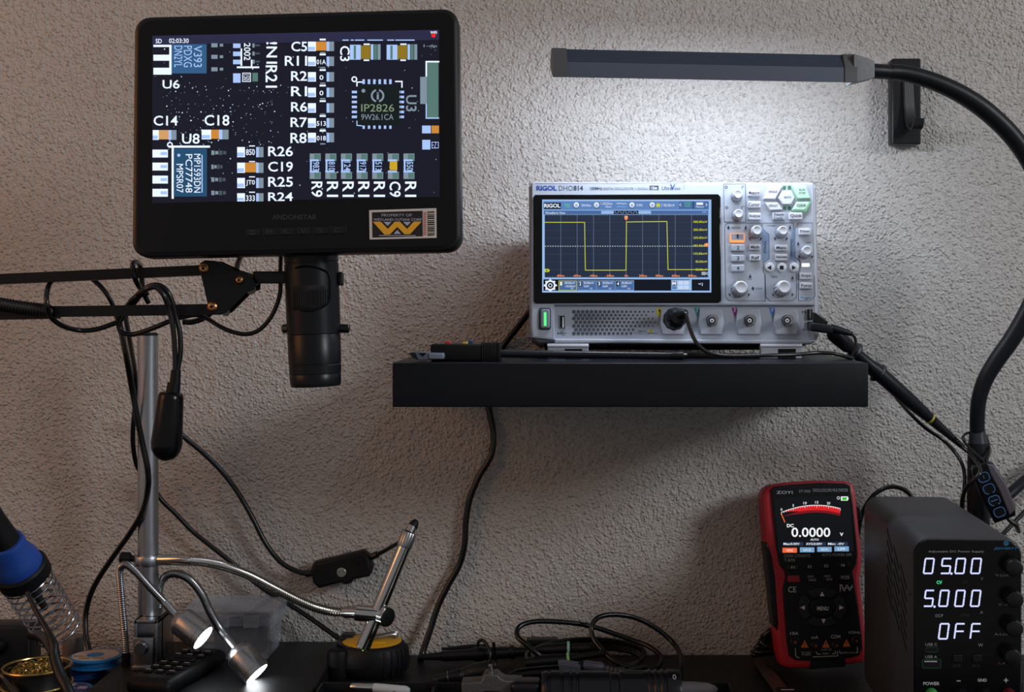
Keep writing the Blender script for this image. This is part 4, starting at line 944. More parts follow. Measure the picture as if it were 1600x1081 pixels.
gb = thing('grey_bottle', 'small round grey bottle standing behind the blue spools', 'bottle', (P(113, 0, 1.22).x, 1.222, DESK))
mb = MB(); R = W(16, 1.22); h = DESK+0.0003; z0 = P(0, 1034, 1.22).z
mb.lathe((gb.location.x, 1.222, z0), (gb.location.x, 1.222, P(0, 993, 1.22).z), [(0, R), (0.82, R), (0.95, R*0.95), (1, R*0.8)], mat('smoky_grey_plastic', (112, 104, 102), 0.45), seg=36); place(mb, gb, 'bottle_body')
mb = MB(); mb.lathe((gb.location.x, 1.222, h), (gb.location.x, 1.222, z0), [(0, R*1.05), (0.1, R*1.1), (0.8, R*1.1), (1, R*1.0)], mat('blue_cap_plastic', (20, 42, 104), 0.4), seg=36); part(place(mb, gb, 'blue_base'), 'dark blue base')

# tin of brass wool
tin = thing('brass_wool_tin', 'round tin of curled golden brass wool at the bottom left', 'tin', (P(58, 0, 1.045).x, 1.045, DESK))
c = tin.location; R = W(50, 1.045); zt = P(0, 1037, 1.045).z-c.z
TINM = mat('black_tin', (22, 21, 20), 0.35, 0.4); BRS = mat('brass', (186, 160, 96), 0.28, 1.0)
mb = MB(); mb.lathe((0, 0, 0.0003), (0, 0, zt), [(0, R*0.97), (0.1, R), (0.62, R), (0.64, R*1.03), (0.68, R*1.0), (0.9, R), (0.93, R*0.9), (0.9, R*0.84), (0.5, R*0.84)], TINM, seg=56); mb.build('tin_body', tin)
for z, k in ((zt*0.96, 1.0), (zt*0.66, 1.03), (zt*0.12, 1.0)):
    mb = MB(); mb.tube([(R*k*math.cos(a*math.pi/24), R*k*math.sin(a*math.pi/24), z) for a in range(48)], 0.0013, BRS, closed=True, smoothpath=False, seg=8); mb.build('rim', tin)
mb = MB(); rnd = random.Random(3)
for i in range(150):
    a = rnd.uniform(0, 6.283); q = math.sqrt(rnd.random())*R*0.74; x, y = q*math.cos(a), q*math.sin(a); z = zt*0.88+rnd.uniform(-0.003, 0.005)*(1.2-q/R)
    pts = []; rr_ = rnd.uniform(0.0015, 0.0032); ph = rnd.uniform(0, 6.28); ti = rnd.uniform(-1, 1)
    for k in range(7): an = ph+k*0.9; pts.append((x+rr_*math.cos(an), y+rr_*math.sin(an)+0.0006*k*ti, z+rr_*0.8*math.sin(an+ti)+0.0004*k))
    mb.tube(pts, 0.00045, BRS, n=2, seg=5)
o = mb.build('brass_wool', tin); o['kind'] = 'stuff'

# soldering station box, stand and iron
st = thing('soldering_station', 'black box shaped soldering station at the left edge', 'soldering station', (P(-15, 0, 1.11).x, 1.12, DESK))
bx0, bx1 = P(-85, 0, 1.11).x, P(46, 0, 1.105).x; zt = P(0, 978, 1.105).z
mb = MB(); mb.box((bx0, 1.105, DESK+0.0003), (bx1, 1.132, zt), BLK, 0.003); place(mb, st, 'housing')
mb = MB(); q = P(-3, 1010, 1.105); mb.lathe(q, q-Vector((0, 0.009, 0)), [(0, W(14, 1.13)), (0.8, W(12, 1.13)), (1, W(10, 1.13))], BLKM, seg=30); o = place(mb, st, 'knob'); mb = MB(); mb.tube([q-Vector((0, 0.0092, 0))+Vector((W(7, 1.13)*math.cos(a*0.3), 0, W(7, 1.13)*math.sin(a*0.3))) for a in range(-5, 6)], 0.0005, WHITEP, seg=6); mb.v = [v-st.location for v in mb.v]; mb.build('pointer', o)
ss = thing('soldering_iron_stand', 'steel spring coil holder on a bent black arm above the tin', 'stand', P(80, 1020, 1.07))
a = P(36, 897, 1.045); b = P(92, 985, 1.085); d = b-a; u = d.normalized(); n1 = u.cross(Vector((0, 1, 0))).normalized(); n2 = u.cross(n1)
mb = MB(); N = 9.5; pts = []
for i in range(int(N*20)+1):
    t_ = i/(N*20); an = t_*N*2*math.pi; R = 0.0205*(1-0.06*t_); tt = t_**1.15
    pts.append(a+d*tt+(n1*math.cos(an)+n2*math.sin(an))*R)
mb.tube(pts, 0.00085, mat('spring_steel', (150, 156, 168), 0.2, 1.0), smoothpath=False, seg=8); place(mb, ss, 'spring_coil')
mb = MB(); mb.tube(wpts([(42, 925, 1.02), (58, 957, 1.012), (76, 988, 1.0), (84, 1008, 0.992), (86, 1028, 0.988), (94, 1054, 0.982), (106, 1078, 0.975), (114, 1104, 0.97), (104, 1135, 0.965), (70, 1160, 0.96), (40, 1172, 0.958)]), [0.0018, 0.002, 0.0024, 0.0036, 0.0042, 0.0044, 0.0044, 0.0044, 0.0044, 0.0044, 0.0044], BLK, seg=14); place(mb, ss, 'arm')
mb = MB(); mb.tube(wpts([(50, 992, 1.09), (64, 994, 1.05), (77, 1006, 1.01), (85, 1022, 0.99)]), 0.0045, BLK, seg=14); place(mb, ss, 'brace')
q = P(40, 1172, 0.958); mb = MB(); mb.box((q.x-0.05, 0.92, DESK+0.0003), (q.x+0.012, 1.0, q.z+0.003), BLK, 0.002); place(mb, ss, 'base')
ir = thing('soldering_iron', 'soldering iron with blue collar pushed down into the spring holder', 'soldering iron', P(20, 870, 1.04))
u2 = (P(40, 897, 1.045)-P(8, 848, 1.022)).normalized()
mb = MB(); mb.lathe(P(-40, 775, 1.0), P(15, 858, 1.027), [(0, 0.0115), (0.5, 0.0115), (0.95, 0.0125), (1, 0.01)], BLKM, seg=32); place(mb, ir, 'handle')
mb = MB(); mb.lathe(P(7, 847, 1.022), P(33, 890, 1.041), [(0, 0.0105), (0.0, 0.0145), (0.1, 0.0155), (0.3, 0.015), (0.6, 0.0185), (0.9, 0.0195), (1, 0.018)], mat('blue_silicone', (32, 74, 160), 0.5), seg=36); part(place(mb, ir, 'collar'), 'blue collar')
mb = MB(); mb.lathe(P(30, 885, 1.039), P(41, 903, 1.047), [(0, 0.0205), (0.15, 0.022), (0.9, 0.022), (1, 0.0195)], BLKM, seg=36); place(mb, ir, 'flange')
mb = MB(); mb.lathe(P(40, 902, 1.046), P(72, 952, 1.069), [(0, 0.006), (0.5, 0.0055), (0.55, 0.0035), (0.95, 0.003), (1, 0.0008)], DSTEEL, seg=20); place(mb, ir, 'tip')
cable('iron_cord', 'thick black cord crossing the bottom left corner', 'cable', [(-60, 1040, 1.03), (-20, 1046, 1.03), (4, 1056, 1.03), (18, 1072, 1.02), (30, 1092, 1.0), (36, 1120, 0.98)], 15)
# ------------------------------------------------------------------ tape measure
tm = thing('tape_measure', 'black rubber tape measure with yellow face lying flat on the desk', 'tape measure', (P(582, 0, 1.185).x, 1.188, DESK))
TY = mat('yellow_plastic', (222, 164, 22), 0.42)
mb = MB()
R = 0.0325; hT = 0.0295
def rr_out(k, n=64):
    out = []
    for i in range(n):
        a = 2*math.pi*i/n; q = R*k
        x, y = q*math.cos(a), q*math.sin(a)*0.93
        if x < -0.012 and y < 0: x -= 0.0015
        out.append((x, y))
    return out
def loft(mb, loops, m):
    n = len(loops[0][1]); vs = []; fs = []
    for z, L in loops: vs += [(x, y, z) for x, y in L]
    for j in range(len(loops)-1):
        for i in range(n): fs.append((j*n+i, j*n+(i+1) % n, (j+1)*n+(i+1) % n, (j+1)*n+i))
    fs += [tuple(range(n-1, -1, -1)), tuple((len(loops)-1)*n+i for i in range(n))]
    mb.add(vs, fs, m)
loft(mb, [(0.0003, rr_out(0.9)), (0.003, rr_out(0.98)), (0.012, rr_out(1.03)), (0.02, rr_out(1.02)), (0.026, rr_out(0.97)), (hT-0.0008, rr_out(0.9)), (hT, rr_out(0.86))], RUB)
for i in range(6):
    a = math.radians(-62+13*i); mb.tube([(R*k*math.cos(a), R*k*math.sin(a)*0.93, z) for k, z in ((1.0, 0.003), (1.035, 0.012), (1.025, 0.02), (0.97, 0.0265))], 0.0012, RUB, n=3, seg=8)
mb.build('case', tm)
mb = MB(); loft(mb, [(hT-0.0006, rr_out(0.84)), (hT+0.0006, rr_out(0.84)), (hT+0.0012, rr_out(0.81))], TY); mb.box((-0.004, -0.013, hT+0.001), (0.014, -0.010, hT+0.0026), TY, 0.0004); part(mb.build('face', tm), 'yellow round face')
mb = MB()
pth = [(-0.008, 0.000, hT+0.0034), (0.006, 0.003, hT+0.0044), (0.016, 0.006, hT+0.0058), (0.021, 0.008, hT+0.0052), (0.022, 0.008, hT+0.002)]
for off in (-0.0045, -0.003, -0.0015, 0, 0.0015, 0.003, 0.0045): mb.tube([(x, y+off, z) for x, y, z in pth], 0.0009, STEEL, seg=8)
mb.build('belt_clip', tm)
mb = MB(); mb.lathe((-0.030, -0.019, 0.0003), (-0.030, -0.019, 0.0275), [(0, 0.0092), (0.06, 0.0102), (0.86, 0.0102), (0.96, 0.0094), (1, 0.007)], RUB, seg=32); mb.build('nose', tm)
mb = MB(); loft(mb, [(0.012, [(x-0.006, y+0.002) for x, y in rr_out(0.86)]), (hT+0.0003, [(x-0.006, y+0.002) for x, y in rr_out(0.84)])], BLK); mb.box((-0.034, 0.006, 0.008), (-0.02, 0.026, hT+0.003), BLK, 0.003); mb.build('lock_button', tm)

# ------------------------------------------------------------------ tray
TZ = 1.09
tr = thing('organizer_tray', 'shallow black compartment tray at the front of the desk', 'tray', (P(820, 0, TZ).x, 1.03, DESK))
tx0, tx1 = P(503, 0, TZ).x, P(1139, 0, TZ).x; tz = P(0, 1065.5, TZ).z
TRM = mat('tray_black', (24, 26, 29), 0.4, noise=0.08)
mb = MB(); mb.box((tx0, 0.95, DESK+0.0003), (tx1, TZ, DESK+0.002), TRM); mb.box((tx0, TZ-0.0016, DESK+0.0003), (tx1, TZ, tz), TRM, 0.0004)
mb.box((tx0, 0.95, DESK+0.0003), (tx0+0.0016, TZ, tz), TRM, 0.0004); mb.box((tx1-0.0016, 0.95, DESK+0.0003), (tx1, TZ, tz), TRM, 0.0004); mb.box((tx0, 0.95, DESK+0.0003), (tx1, 0.9516, tz), TRM, 0.0004)
place(mb, tr, 'tray_shell')
for px, dz in ((622, 0.0), (680, 0.003)):
    x = P(px, 0, TZ).x; mb = MB(); mb.box((x-0.001, 0.952, DESK+0.002), (x+0.001, TZ-0.0017, tz-0.0005), TRM, 0.0004)
    if dz: mb.box((x-0.0025, TZ-0.006, DESK+0.002), (x+0.0025, TZ-0.0017, tz+0.004), BLK, 0.0006)
    place(mb, tr, 'divider')
sd = thing('silver_pen', 'silver and white pen lying across the tray divider', 'pen', P(600, 1075, 1.08))
mb = MB(); mb.lathe(P(548, 1073, 1.075), P(585, 1074.5, 1.073), [(0, W(5, 1.07)), (0.1, W(6.5, 1.07)), (1, W(6.5, 1.07))], CHROME, seg=24); place(mb, sd, 'cap')
mb = MB(); mb.lathe(P(584, 1074.5, 1.073), P(640, 1079, 1.068), [(0, W(7, 1.07)), (0.05, W(7.3, 1.07)), (0.9, W(7, 1.07)), (1, W(4, 1.07))], mat('pearl_plastic', (190, 196, 200), 0.35), seg=24); place(mb, sd, 'barrel')
gc = thing('grey_tube', 'smooth grey rounded tube lying in the right end of the tray', 'tube', P(1082, 1075, 1.05))
mb = MB(); mb.lathe(P(1050, 1077, 1.062), P(1121, 1077, 1.062), [(0, W(12, 1.06)), (0.5, W(12, 1.06)), (0.8, W(10, 1.06)), (0.95, W(6, 1.06)), (1, W(2, 1.06))], mat('grey_satin_plastic', (148, 142, 146), 0.4), seg=32); place(mb, gc, 'tube_body')
# flashlight
fl = thing('flashlight', 'black ridged metal flashlight lying in the tray below the probe coil', 'flashlight', P(955, 1080, 1.05))
FM = mat('anodised_black', (24, 26, 32), 0.3, 0.3, noise=0.05)
FZ = 1.058; rF = 0.0192; zc_ = DESK+0.0022+rF
xa, xb = P(846, 0, FZ).x, P(1063, 0, FZ).x
def fx(px): return (P(px, 0, FZ).x-xa)/(xb-xa)
prof = [(0, rF*0.84), (0.01, rF*0.9)]
for p in (858, 878, 892, 902): prof += [(fx(p)-0.012, rF*0.94), (fx(p)-0.006, rF*0.88), (fx(p)+0.006, rF*0.88), (fx(p)+0.012, rF*0.94)]
prof += [(fx(952), rF*0.94), (fx(954), rF*0.88), (fx(966), rF*0.88), (fx(968), rF*0.95), (fx(1008), rF*0.95)]
for p in (1012, 1022, 1032): prof += [(fx(p), rF*0.98), (fx(p+1), rF*1.0), (fx(p+4), rF*1.0), (fx(p+5), rF*0.93), (fx(p+7.5), rF*0.93)]
prof += [(fx(1042), rF*1.0), (fx(1060), rF*1.0), (1, rF*0.96)]
mb = MB(); mb.lathe((xa, FZ, zc_), (xb, FZ, zc_), prof, FM, seg=52); place(mb, fl, 'body')
mb = MB(); mb.lathe((P(974, 0, FZ).x, FZ, zc_), (P(1004, 0, FZ).x, FZ, zc_), [(0, rF*0.965), (1, rF*0.965)], FM, seg=72, flute=(2, 0.04)); place(mb, fl, 'grip')
mb = MB(); mb.box((xa-0.026, FZ-0.011, zc_-0.011), (xa, FZ+0.011, zc_+0.011), FM, 0.004); place(mb, fl, 'tail_cap')
mb = MB(); c_ = math.radians(58)
for i in range(10):
    a = i*0.62; mb.sphere((P(1052, 0, FZ).x+0.0012*math.cos(a), FZ-(rF*1.004)*math.cos(c_+0.11*math.sin(a)), zc_+rF*1.004*math.sin(c_+0.11*math.sin(a))), 0.0005, WHITEP, seg=8)
place(mb, fl, 'mark')
# steel clamp plate
cl = thing('steel_bracket', 'grey cast steel bracket with stepped top standing in the tray', 'bracket', P(768, 1075, 1.06))
BZ2 = 1.06; mb = MB()
pl = [(722, 1100), (722, 1064), (752, 1062), (756, 1055), (758, 1051), (778, 1051), (782, 1056), (790, 1060), (815, 1061), (819, 1075), (819, 1100), (795, 1100), (790, 1085), (782, 1078), (758, 1077), (748, 1084), (745, 1100)]
mb.prism([(P(x, z, BZ2).x, max(P(x, z, BZ2).z, DESK+0.0022)) for x, z in pl], BZ2-0.006, BZ2+0.012, mat('cast_steel', (120, 118, 118), 0.5, 0.85, bump=0.3, nscale=400), 0.001); place(mb, cl, 'plate')
mb = MB(); mb.cyl(P(768, 1052, BZ2), P(766, 1038, BZ2), W(4, BZ2), STEEL, bev=0.0006); place(mb, cl, 'pin')

# ------------------------------------------------------------------ probes behind the tray
pr = thing('test_probe', 'black tapered test probe lying along the wall right of the tape measure', 'probe', P(750, 1018, 1.2))
mb = MB(); zq = 1.212
mb.lathe(P(654, 1027, zq), P(850, 1016, zq+0.004), [(0, W(4, zq)), (0.18, W(6.5, zq)), (0.185, W(8, zq)), (0.26, W(8.2, zq)), (0.265, W(8.5, zq)), (0.42, W(9, zq)), (0.46, W(11, zq)), (0.5, W(12, zq)), (0.53, W(10, zq)), (0.72, W(9, zq)), (0.735, W(11, zq)), (0.76, W(11, zq)), (0.77, W(7.5, zq)), (1, W(6.5, zq))], BLK, seg=32); place(mb, pr, 'probe_body')
mb = MB(); mb.tube(wpts([(746, 1010, 1.2), (748, 1002, 1.2), (754, 1000, 1.2), (760, 1006, 1.197), (765, 1018, 1.192), (766, 1030, 1.19), (764, 1040, 1.19), (770, 1046, 1.195), (774, 1034, 1.2), (772, 1012, 1.2), (771, 1003, 1.2)]), W(2.6, 1.2), CABLE); place(mb, pr, 'ground_lead')
mb = MB(); mb.tube(wpts([(690, 1014, 1.226), (730, 1011, 1.228), (760, 1010, 1.23)]), [W(2, 1.22), W(4, 1.22), W(4, 1.22)], BLK); place(mb, pr, 'spare_tip')
p2 = thing('test_probe', 'black probe body with steel rings lying just behind the tray', 'probe', P(700, 1055, 1.14))
mb = MB(); zq = 1.135
mb.lathe(P(655, 1067, zq), P(762, 1047, zq+0.004), [(0, W(6, zq)), (0.4, W(8.5, zq)), (0.42, W(9, zq)), (0.6, W(10.5, zq)), (0.62, W(9.5, zq)), (0.64, W(11, zq)), (0.66, W(9.5, zq)), (0.68, W(11.5, zq)), (0.74, W(12, zq)), (0.78, W(14, zq)), (1, W(15, zq))], BLK, seg=32); place(mb, p2, 'probe_body')
for t_ in (0.42, 0.66):
    mb = MB(); a = P(655, 1067, zq); b = P(762, 1047, zq+0.004); mb.lathe(a.lerp(b, t_-0.008), a.lerp(b, t_+0.008), [(0, W(10, zq)), (0.5, W(11.2, zq)), (1, W(10, zq))], STEEL, seg=28); place(mb, p2, 'ring')
co = thing('coiled_probe', 'coiled oscilloscope probe with cable loops behind the flashlight', 'probe', P(935, 1028, 1.19))
addtube(co, 'cord', [(882, 1033, 1.18), (856, 1030, 1.175), (838, 1020, 1.172), (822, 1006, 1.175), (810, 996, 1.18), (808, 985, 1.185), (816, 976, 1.19), (836, 971, 1.195), (866, 971, 1.2), (900, 974, 1.205), (930, 980, 1.21), (960, 990, 1.21), (985, 999, 1.208), (1010, 1008, 1.2), (1028, 1020, 1.19), (1034, 1032, 1.18), (1026, 1042, 1.17), (1008, 1048, 1.165)], 4)
addtube(co, 'cord', [(1063, 1062, 1.15), (1065, 1040, 1.165), (1062, 1020, 1.185), (1050, 1002, 1.2), (1030, 985, 1.205), (1005, 970, 1.205), (980, 962, 1.2), (955, 960, 1.195), (936, 964, 1.19), (926, 974, 1.187), (924, 986, 1.184), (930, 1002, 1.178), (945, 1020, 1.17), (962, 1034, 1.163), (982, 1042, 1.16), (1005, 1044, 1.162)], 4)
for k, (rx, ry, dx, dz, zz) in enumerate(((88, 24, 0, 0, 0), (80, 21, 6, 2, 0.003), (72, 19, 12, 5, -0.003), (92, 23, -6, 3, 0.004), (66, 17, 16, 8, -0.006))):
    pts = []
    for i in range(26):
        a = 2*math.pi*i/26; Z = 1.192+zz+0.034*math.sin(a)
        pts.append((920+dx+rx*math.cos(a), 1022+dz-ry*math.sin(a), Z))
    mb = MB(); mb.tube(wpts(pts), W(3.4, 1.19), CABLE, closed=True, n=4, seg=10)
    place(mb, co, 'cord')
def plug(root, a, b, prof, m, name): m_ = MB(); m_.lathe(P(*a), P(*b), prof, m, seg=28); return place(m_, root, name)
w_ = lambda q: W(q, 1.185)
plug(co, (835, 1016, 1.186), (887, 1013, 1.183), [(0, w_(5)), (0.3, w_(9)), (1, w_(10))], BLK, 'probe_body'); plug(co, (886, 1013, 1.183), (890, 1013, 1.183), [(0, w_(11)), (1, w_(11))], mat('mint_ring', (150, 200, 178), 0.45), 'colour_ring')
addtube(co, 'strain_relief', [(890, 1013, 1.183), (915, 1012, 1.182), (938, 1011, 1.182)], 8, BLKM, rib=(0.0014, 0.8), n=12)
plug(co, (822, 1036, 1.168), (887, 1030, 1.168), [(0, w_(7)), (0.4, w_(11)), (1, w_(9))], BLK, 'probe_body'); plug(co, (886, 1030, 1.168), (890, 1029.5, 1.168), [(0, w_(10)), (1, w_(10))], mat('green_ring', (140, 205, 130), 0.45), 'colour_ring')
addtube(co, 'strain_relief', [(890, 1029, 1.168), (918, 1024, 1.168), (944, 1020, 1.168)], 6.5, BLKM, rib=(0.0014, 0.75), n=12)
gp = thing('grey_plug', 'grey moulded cable plug with ribbed relief lying over the flashlight', 'plug', P(905, 1040, 1.13))
GPL = mat('slate_plastic', (74, 78, 92), 0.45)
mb = MB(); q = [(872, 1034), (878, 1033), (907, 1037), (907, 1050), (880, 1049), (874, 1044)]
mb.prism([(P(x, z, 1.12).x, P(x, z, 1.12).z) for x, z in q], 1.113, 1.127, GPL, 0.001); place(mb, gp, 'shell')
plug(gp, (911, 1039, 1.12), (943, 1043, 1.12), [(0, W(7, 1.12)), (0.1, W(8, 1.12)), (0.9, W(8, 1.12)), (1, W(6, 1.12))], GPL, 'housing'); plug(gp, (905, 1041, 1.12), (913, 1040, 1.12), [(0, W(6.5, 1.12)), (1, W(7, 1.12))], BLKM, 'sleeve')
addtube(gp, 'strain_relief', [(943, 1043, 1.12), (958, 1047, 1.12), (974, 1049, 1.122)], 5.5, GPL, rib=(0.0017, 0.6), n=10)
addtube(gp, 'cord', [(972, 1049, 1.122), (990, 1046, 1.13), (1010, 1042, 1.142)], 3)
m_ = thing('cable_adapter', 'low black adapter box with pale end lying behind the cable coil', 'adapter', P(840, 1003, 1.235)); mb = MB()
mb.box(tuple(P(822, 1021, 1.222)), tuple(Vector((P(872, 0, 1.236).x, 1.236, P(0, 994, 1.236).z))), BLK, 0.0015); place(mb, m_, 'housing')
mb = MB(); mb.box((P(814, 0, 1.228).x, 1.224, P(0, 1008, 1.228).z), (P(823, 0, 1.228).x, 1.233, P(0, 998, 1.228).z), mat('pale_brass', (170, 160, 96), 0.4, 0.7), 0.0004); place(mb, m_, 'contact')
bk = thing('black_tube', 'short glossy black tube lying left of the flashlight', 'tube', P(826, 1060, 1.13)); mb = MB()
mb.lathe(P(793, 1056, 1.13), P(880, 1049, 1.135), [(0, W(4, 1.13)), (0.15, W(9, 1.13)), (0.4, W(11, 1.13)), (1, W(11, 1.13))], BLKG, seg=28); place(mb, bk, 'tube_body')

# tweezers
tw = thing('tweezers', 'grey tapered tweezers with a black grip lying below the multimeter', 'tweezers', P(1200, 1055, 1.14))
for s_, off in (('arm', 0), ('arm', 0.0035)):
    mb = MB(); z = DESK+0.001+off
    def fl3(px, py):
        Z = (CAMZ-z)*FPX/(py-CY); return ((px-CX)*Z/FPX, Z)
    q = [fl3(1177, 1031), fl3(1183, 1030), fl3(1190, 1036), fl3(1214, 1056), fl3(1236, 1084), fl3(1214, 1087), fl3(1196, 1062), fl3(1182, 1042)]
    vs = [(x, y, z) for x, y in q]+[(x, y, z+0.0012) for x, y in q]; n = len(q)
    mb.add(vs, [tuple(range(n-1, -1, -1)), tuple(range(n, 2*n))]+[(i, (i+1) % n, n+(i+1) % n, n+i) for i in range(n)], mat('tweezer_steel', (120, 108, 100), 0.45, 0.85, noise=0.1)); place(mb, tw, s_)
mb = MB(); q = P(1232, 1086, 1.115); mb.box((q.x-0.012, 1.085, DESK+0.0004), (q.x+0.012, 1.118, DESK+0.0075), BLKM, 0.002); mb.box((q.x-0.0075, 1.1088, DESK+0.0075), (q.x+0.004, 1.1105, DESK+0.0078), WHITEP); place(mb, tw, 'grip')

# ------------------------------------------------------------------ tool and clip on the shelf
nt_ = thing('long_shaft_tool', 'black handled tool with long thin shaft lying along the shelf front', 'tool', P(800, 560, 1.07))
zt1 = 1.075
mb = MB(); a = P(674, 563.5, zt1); b = P(768, 537, zt1)
mb.box((a.x, zt1-0.009, SHT+0.0002), (b.x, zt1+0.009, b.z), BLKM, 0.002); place(mb, nt_, 'handle')
for px, c_, dz in ((700, (200, 40, 48), 0.0022), (727, (210, 176, 40), 0.0018), (735, (44, 70, 120), 0.0028)):
    mb = MB(); q = P(px, 537, zt1); mb.box((q.x-0.0022, zt1-0.004 if px != 735 else zt1+0.002, b.z-0.0004), (q.x+0.0022, zt1+0.002 if px != 735 else zt1+0.007, b.z+dz), mat('tab%d' % px, c_, 0.45), 0.0004); part(place(mb, nt_, 'coloured_tab'), {700: 'red tab', 727: 'yellow tab', 735: 'blue tab'}[px])
mb = MB(); q0_, q1_ = P(754, 562, zt1), P(783, 534, zt1)
for i in range(9): x = q0_.x+(q1_.x-q0_.x)*i/9; mb.box((x, zt1-0.01, SHT+0.0002), (x+0.0011, zt1+0.01, b.z+0.0012), BLK, 0.0003)
mb.box((q1_.x-0.0025, zt1-0.0105, SHT+0.0002), (q1_.x, zt1+0.0105, b.z+0.0016), BLK, 0.0005); mb.box((q0_.x, zt1-0.0085, SHT+0.0002), (q1_.x-0.001, zt1+0.0085, b.z), BLK, 0.0005); place(mb, nt_, 'ribbed_collar')
sr = W(6, zt1); mb = MB(); mb.cyl((q1_.x-0.001, zt1, SHT+0.0065), (P(1052, 0, zt1).x, zt1, SHT+0.0045), sr, mat('shaft_black', (30, 32, 38), 0.3, 0.2), r1=sr*0.95); place(mb, nt_, 'shaft')
mb = MB(); q = P(1052, 0, zt1); mb.lathe((q.x-0.003, zt1, SHT+0.0046), (P(1068, 0, zt1).x, zt1, SHT+0.0046), [(0, sr*1.05), (0.9, sr*1.15), (1, sr)], BLK, seg=20); mb.cyl((P(1067, 0, zt1).x, zt1, SHT+0.0055), (P(1073, 0, zt1).x, zt1, SHT+0.0055), sr*0.3, STEEL); place(mb, nt_, 'tip')
gcp = thing('grey_clip', 'small grey clip lying at the left end of the shelf by the tool', 'clip', P(668, 562, 1.056))
CG = mat('clip_grey', (98, 108, 124), 0.4, 0.2); zc2 = 1.06
mb = MB(); pl = [(643, 550), (652, 549), (676, 551), (693, 551), (695, 558), (690, 560), (672, 562), (655, 562.5), (646, 557)]
mb.prism([(P(x, z, zc2).x, P(x, z, zc2).z) for x, z in pl], zc2-0.0055, zc2+0.0055, CG, 0.0008)
place(mb, gcp, 'jaw')
mb = MB(); q = P(672, 556, zc2); mb.box((q.x-0.0005, zc2-0.0066, P(0, 560.5, zc2).z), (P(694, 0, zc2).x, zc2+0.0062, P(0, 552, zc2).z), mat('clip_light', (128, 138, 152), 0.4, 0.2), 0.0008); place(mb, gcp, 'handle')
mb = MB(); pl = [(655, 551), (667, 551), (662, 557)]; mb.prism([(P(x, z, zc2).x, P(x, z, zc2).z) for x, z in pl], zc2-0.0058, zc2-0.005, DARK); mb.prism([(P(x, z, zc2).x, P(x, z, zc2).z) for x, z in [(640, 551), (650, 550), (655, 562), (647, 559)]], zc2-0.006, zc2-0.004, BLK); place(mb, gcp, 'notch')
# ------------------------------------------------------------------ plugged probe on the oscilloscope and the probe hanging from its terminal
op = thing('oscilloscope_probe', 'black probe plugged into channel one, its body hanging off the scope terminal', 'probe', P(1056, 497, 1.1))
PB = mat('probe_black', (20, 23, 29), 0.4, noise=0.05)
a = P(1053, 499, 1.108); b = P(1058, 496, 1.075)
mb = MB(); mb.lathe(a, b, [(0, 0.0096), (0.1, 0.0102), (0.3, 0.0102), (0.34, 0.0094), (0.5, 0.0094), (0.54, 0.0098), (0.72, 0.009), (0.9, 0.0075), (1, 0.005)], PB, seg=40, flute=(2, 0.04)); place(mb, op, 'bnc_plug')
mb = MB(); mb.lathe(P(1058, 494, 1.082), P(1072, 488, 1.074), [(0, 0.0066), (0.5, 0.0056), (1, 0.0028)], PB, seg=24); place(mb, op, 'strain_relief')
addtube(op, 'cord', [(1066, 490.5, 1.075), (1071, 490, 1.073), (1074, 500, 1.07), (1079, 516, 1.066), (1086, 532, 1.062), (1096, 544, 1.06), (1110, 552, 1.06), (1130, 556, 1.06), (1160, 556.5, 1.06), (1200, 555.2, 1.063), (1240, 554, 1.07), (1275, 551.2, 1.076), (1300, 552, 1.085), (1318, 556, 1.09), (1332, 560, 1.1)], 3.2)
mb = MB(); pts = []
# hanging probe: hook, body, ring, relief
Ha, Hb = P(1272, 494, 1.105), P(1456, 656, 1.15)
d = (Hb-Ha); w = lambda q: W(q, 1.12)
mb = MB(); mb.lathe(Ha+d*0.06, Ha+d*0.30, [(0, w(3.2)), (0.25, w(5)), (0.4, w(12)), (0.5, w(12.5)), (0.9, w(11.5)), (1, w(9))], PB, seg=32); place(mb, op, 'hook_sleeve')
mb = MB(); mb.lathe(Ha+d*0.29, Ha+d*0.985, [(0, w(8)), (0.1, w(9)), (0.25, w(10)), (0.3, w(12.5)), (0.7, w(12)), (0.9, w(10)), (1, w(8.5))], PB, seg=32); place(mb, op, 'probe_body')
mb = MB()
for t_ in (0.335, 0.535):
    c = Ha+d*t_; mb.lathe(c-d*0.012, c+d*0.012, [(0, w(11)), (0.4, w(16)), (0.6, w(16)), (1, w(11))], PB, seg=28)
place(mb, op, 'finger_flange')
mb = MB(); mb.lathe(Ha+d*0.978, Ha+d*0.992, [(0, w(9)), (0.5, w(9.6)), (1, w(9))], mat('olive_yellow', (172, 164, 62), 0.45), seg=28); part(place(mb, op, 'colour_ring'), 'olive yellow ring')
addtube(op, 'strain_relief', [(1457, 657, 1.15), (1480, 677, 1.155), (1504, 698, 1.158)], [8.5, 6.5, 4.5], PB, rib=(0.0014, 0.85), n=14)
addtube(op, 'cord', [(1502, 697, 1.158), (1514, 707, 1.15), (1524, 718, 1.136), (1530, 728, 1.122), (1531, 739, 1.112), (1521, 750, 1.112), (1510, 762, 1.118), (1504, 778, 1.13), (1503, 800, 1.14), (1504, 816, 1.145)], 3.4)
mb = MB(); Q = lambda x, z: P(x, z, 1.1)
mb.box(tuple(Vector((Q(1265, 0).x, 1.092, Q(0, 517).z))), tuple(Vector((Q(1300, 0).x, 1.106, Q(0, 503).z))), PB, 0.002)
mb.v = [Matrix.Translation(Q(1265, 508)) @ Matrix.Rotation(math.radians(8), 4, 'Y') @ Matrix.Translation(-Q(1265, 508)) @ v for v in mb.v]; place(mb, op, 'ground_clip')
mb = MB(); mb.lathe(P(1298, 512, 1.099), P(1332, 522, 1.099), [(0, W(6.5, 1.1)), (0.4, W(6, 1.1)), (1, W(3.5, 1.1))], PB, seg=24); place(mb, op, 'clip_boot')
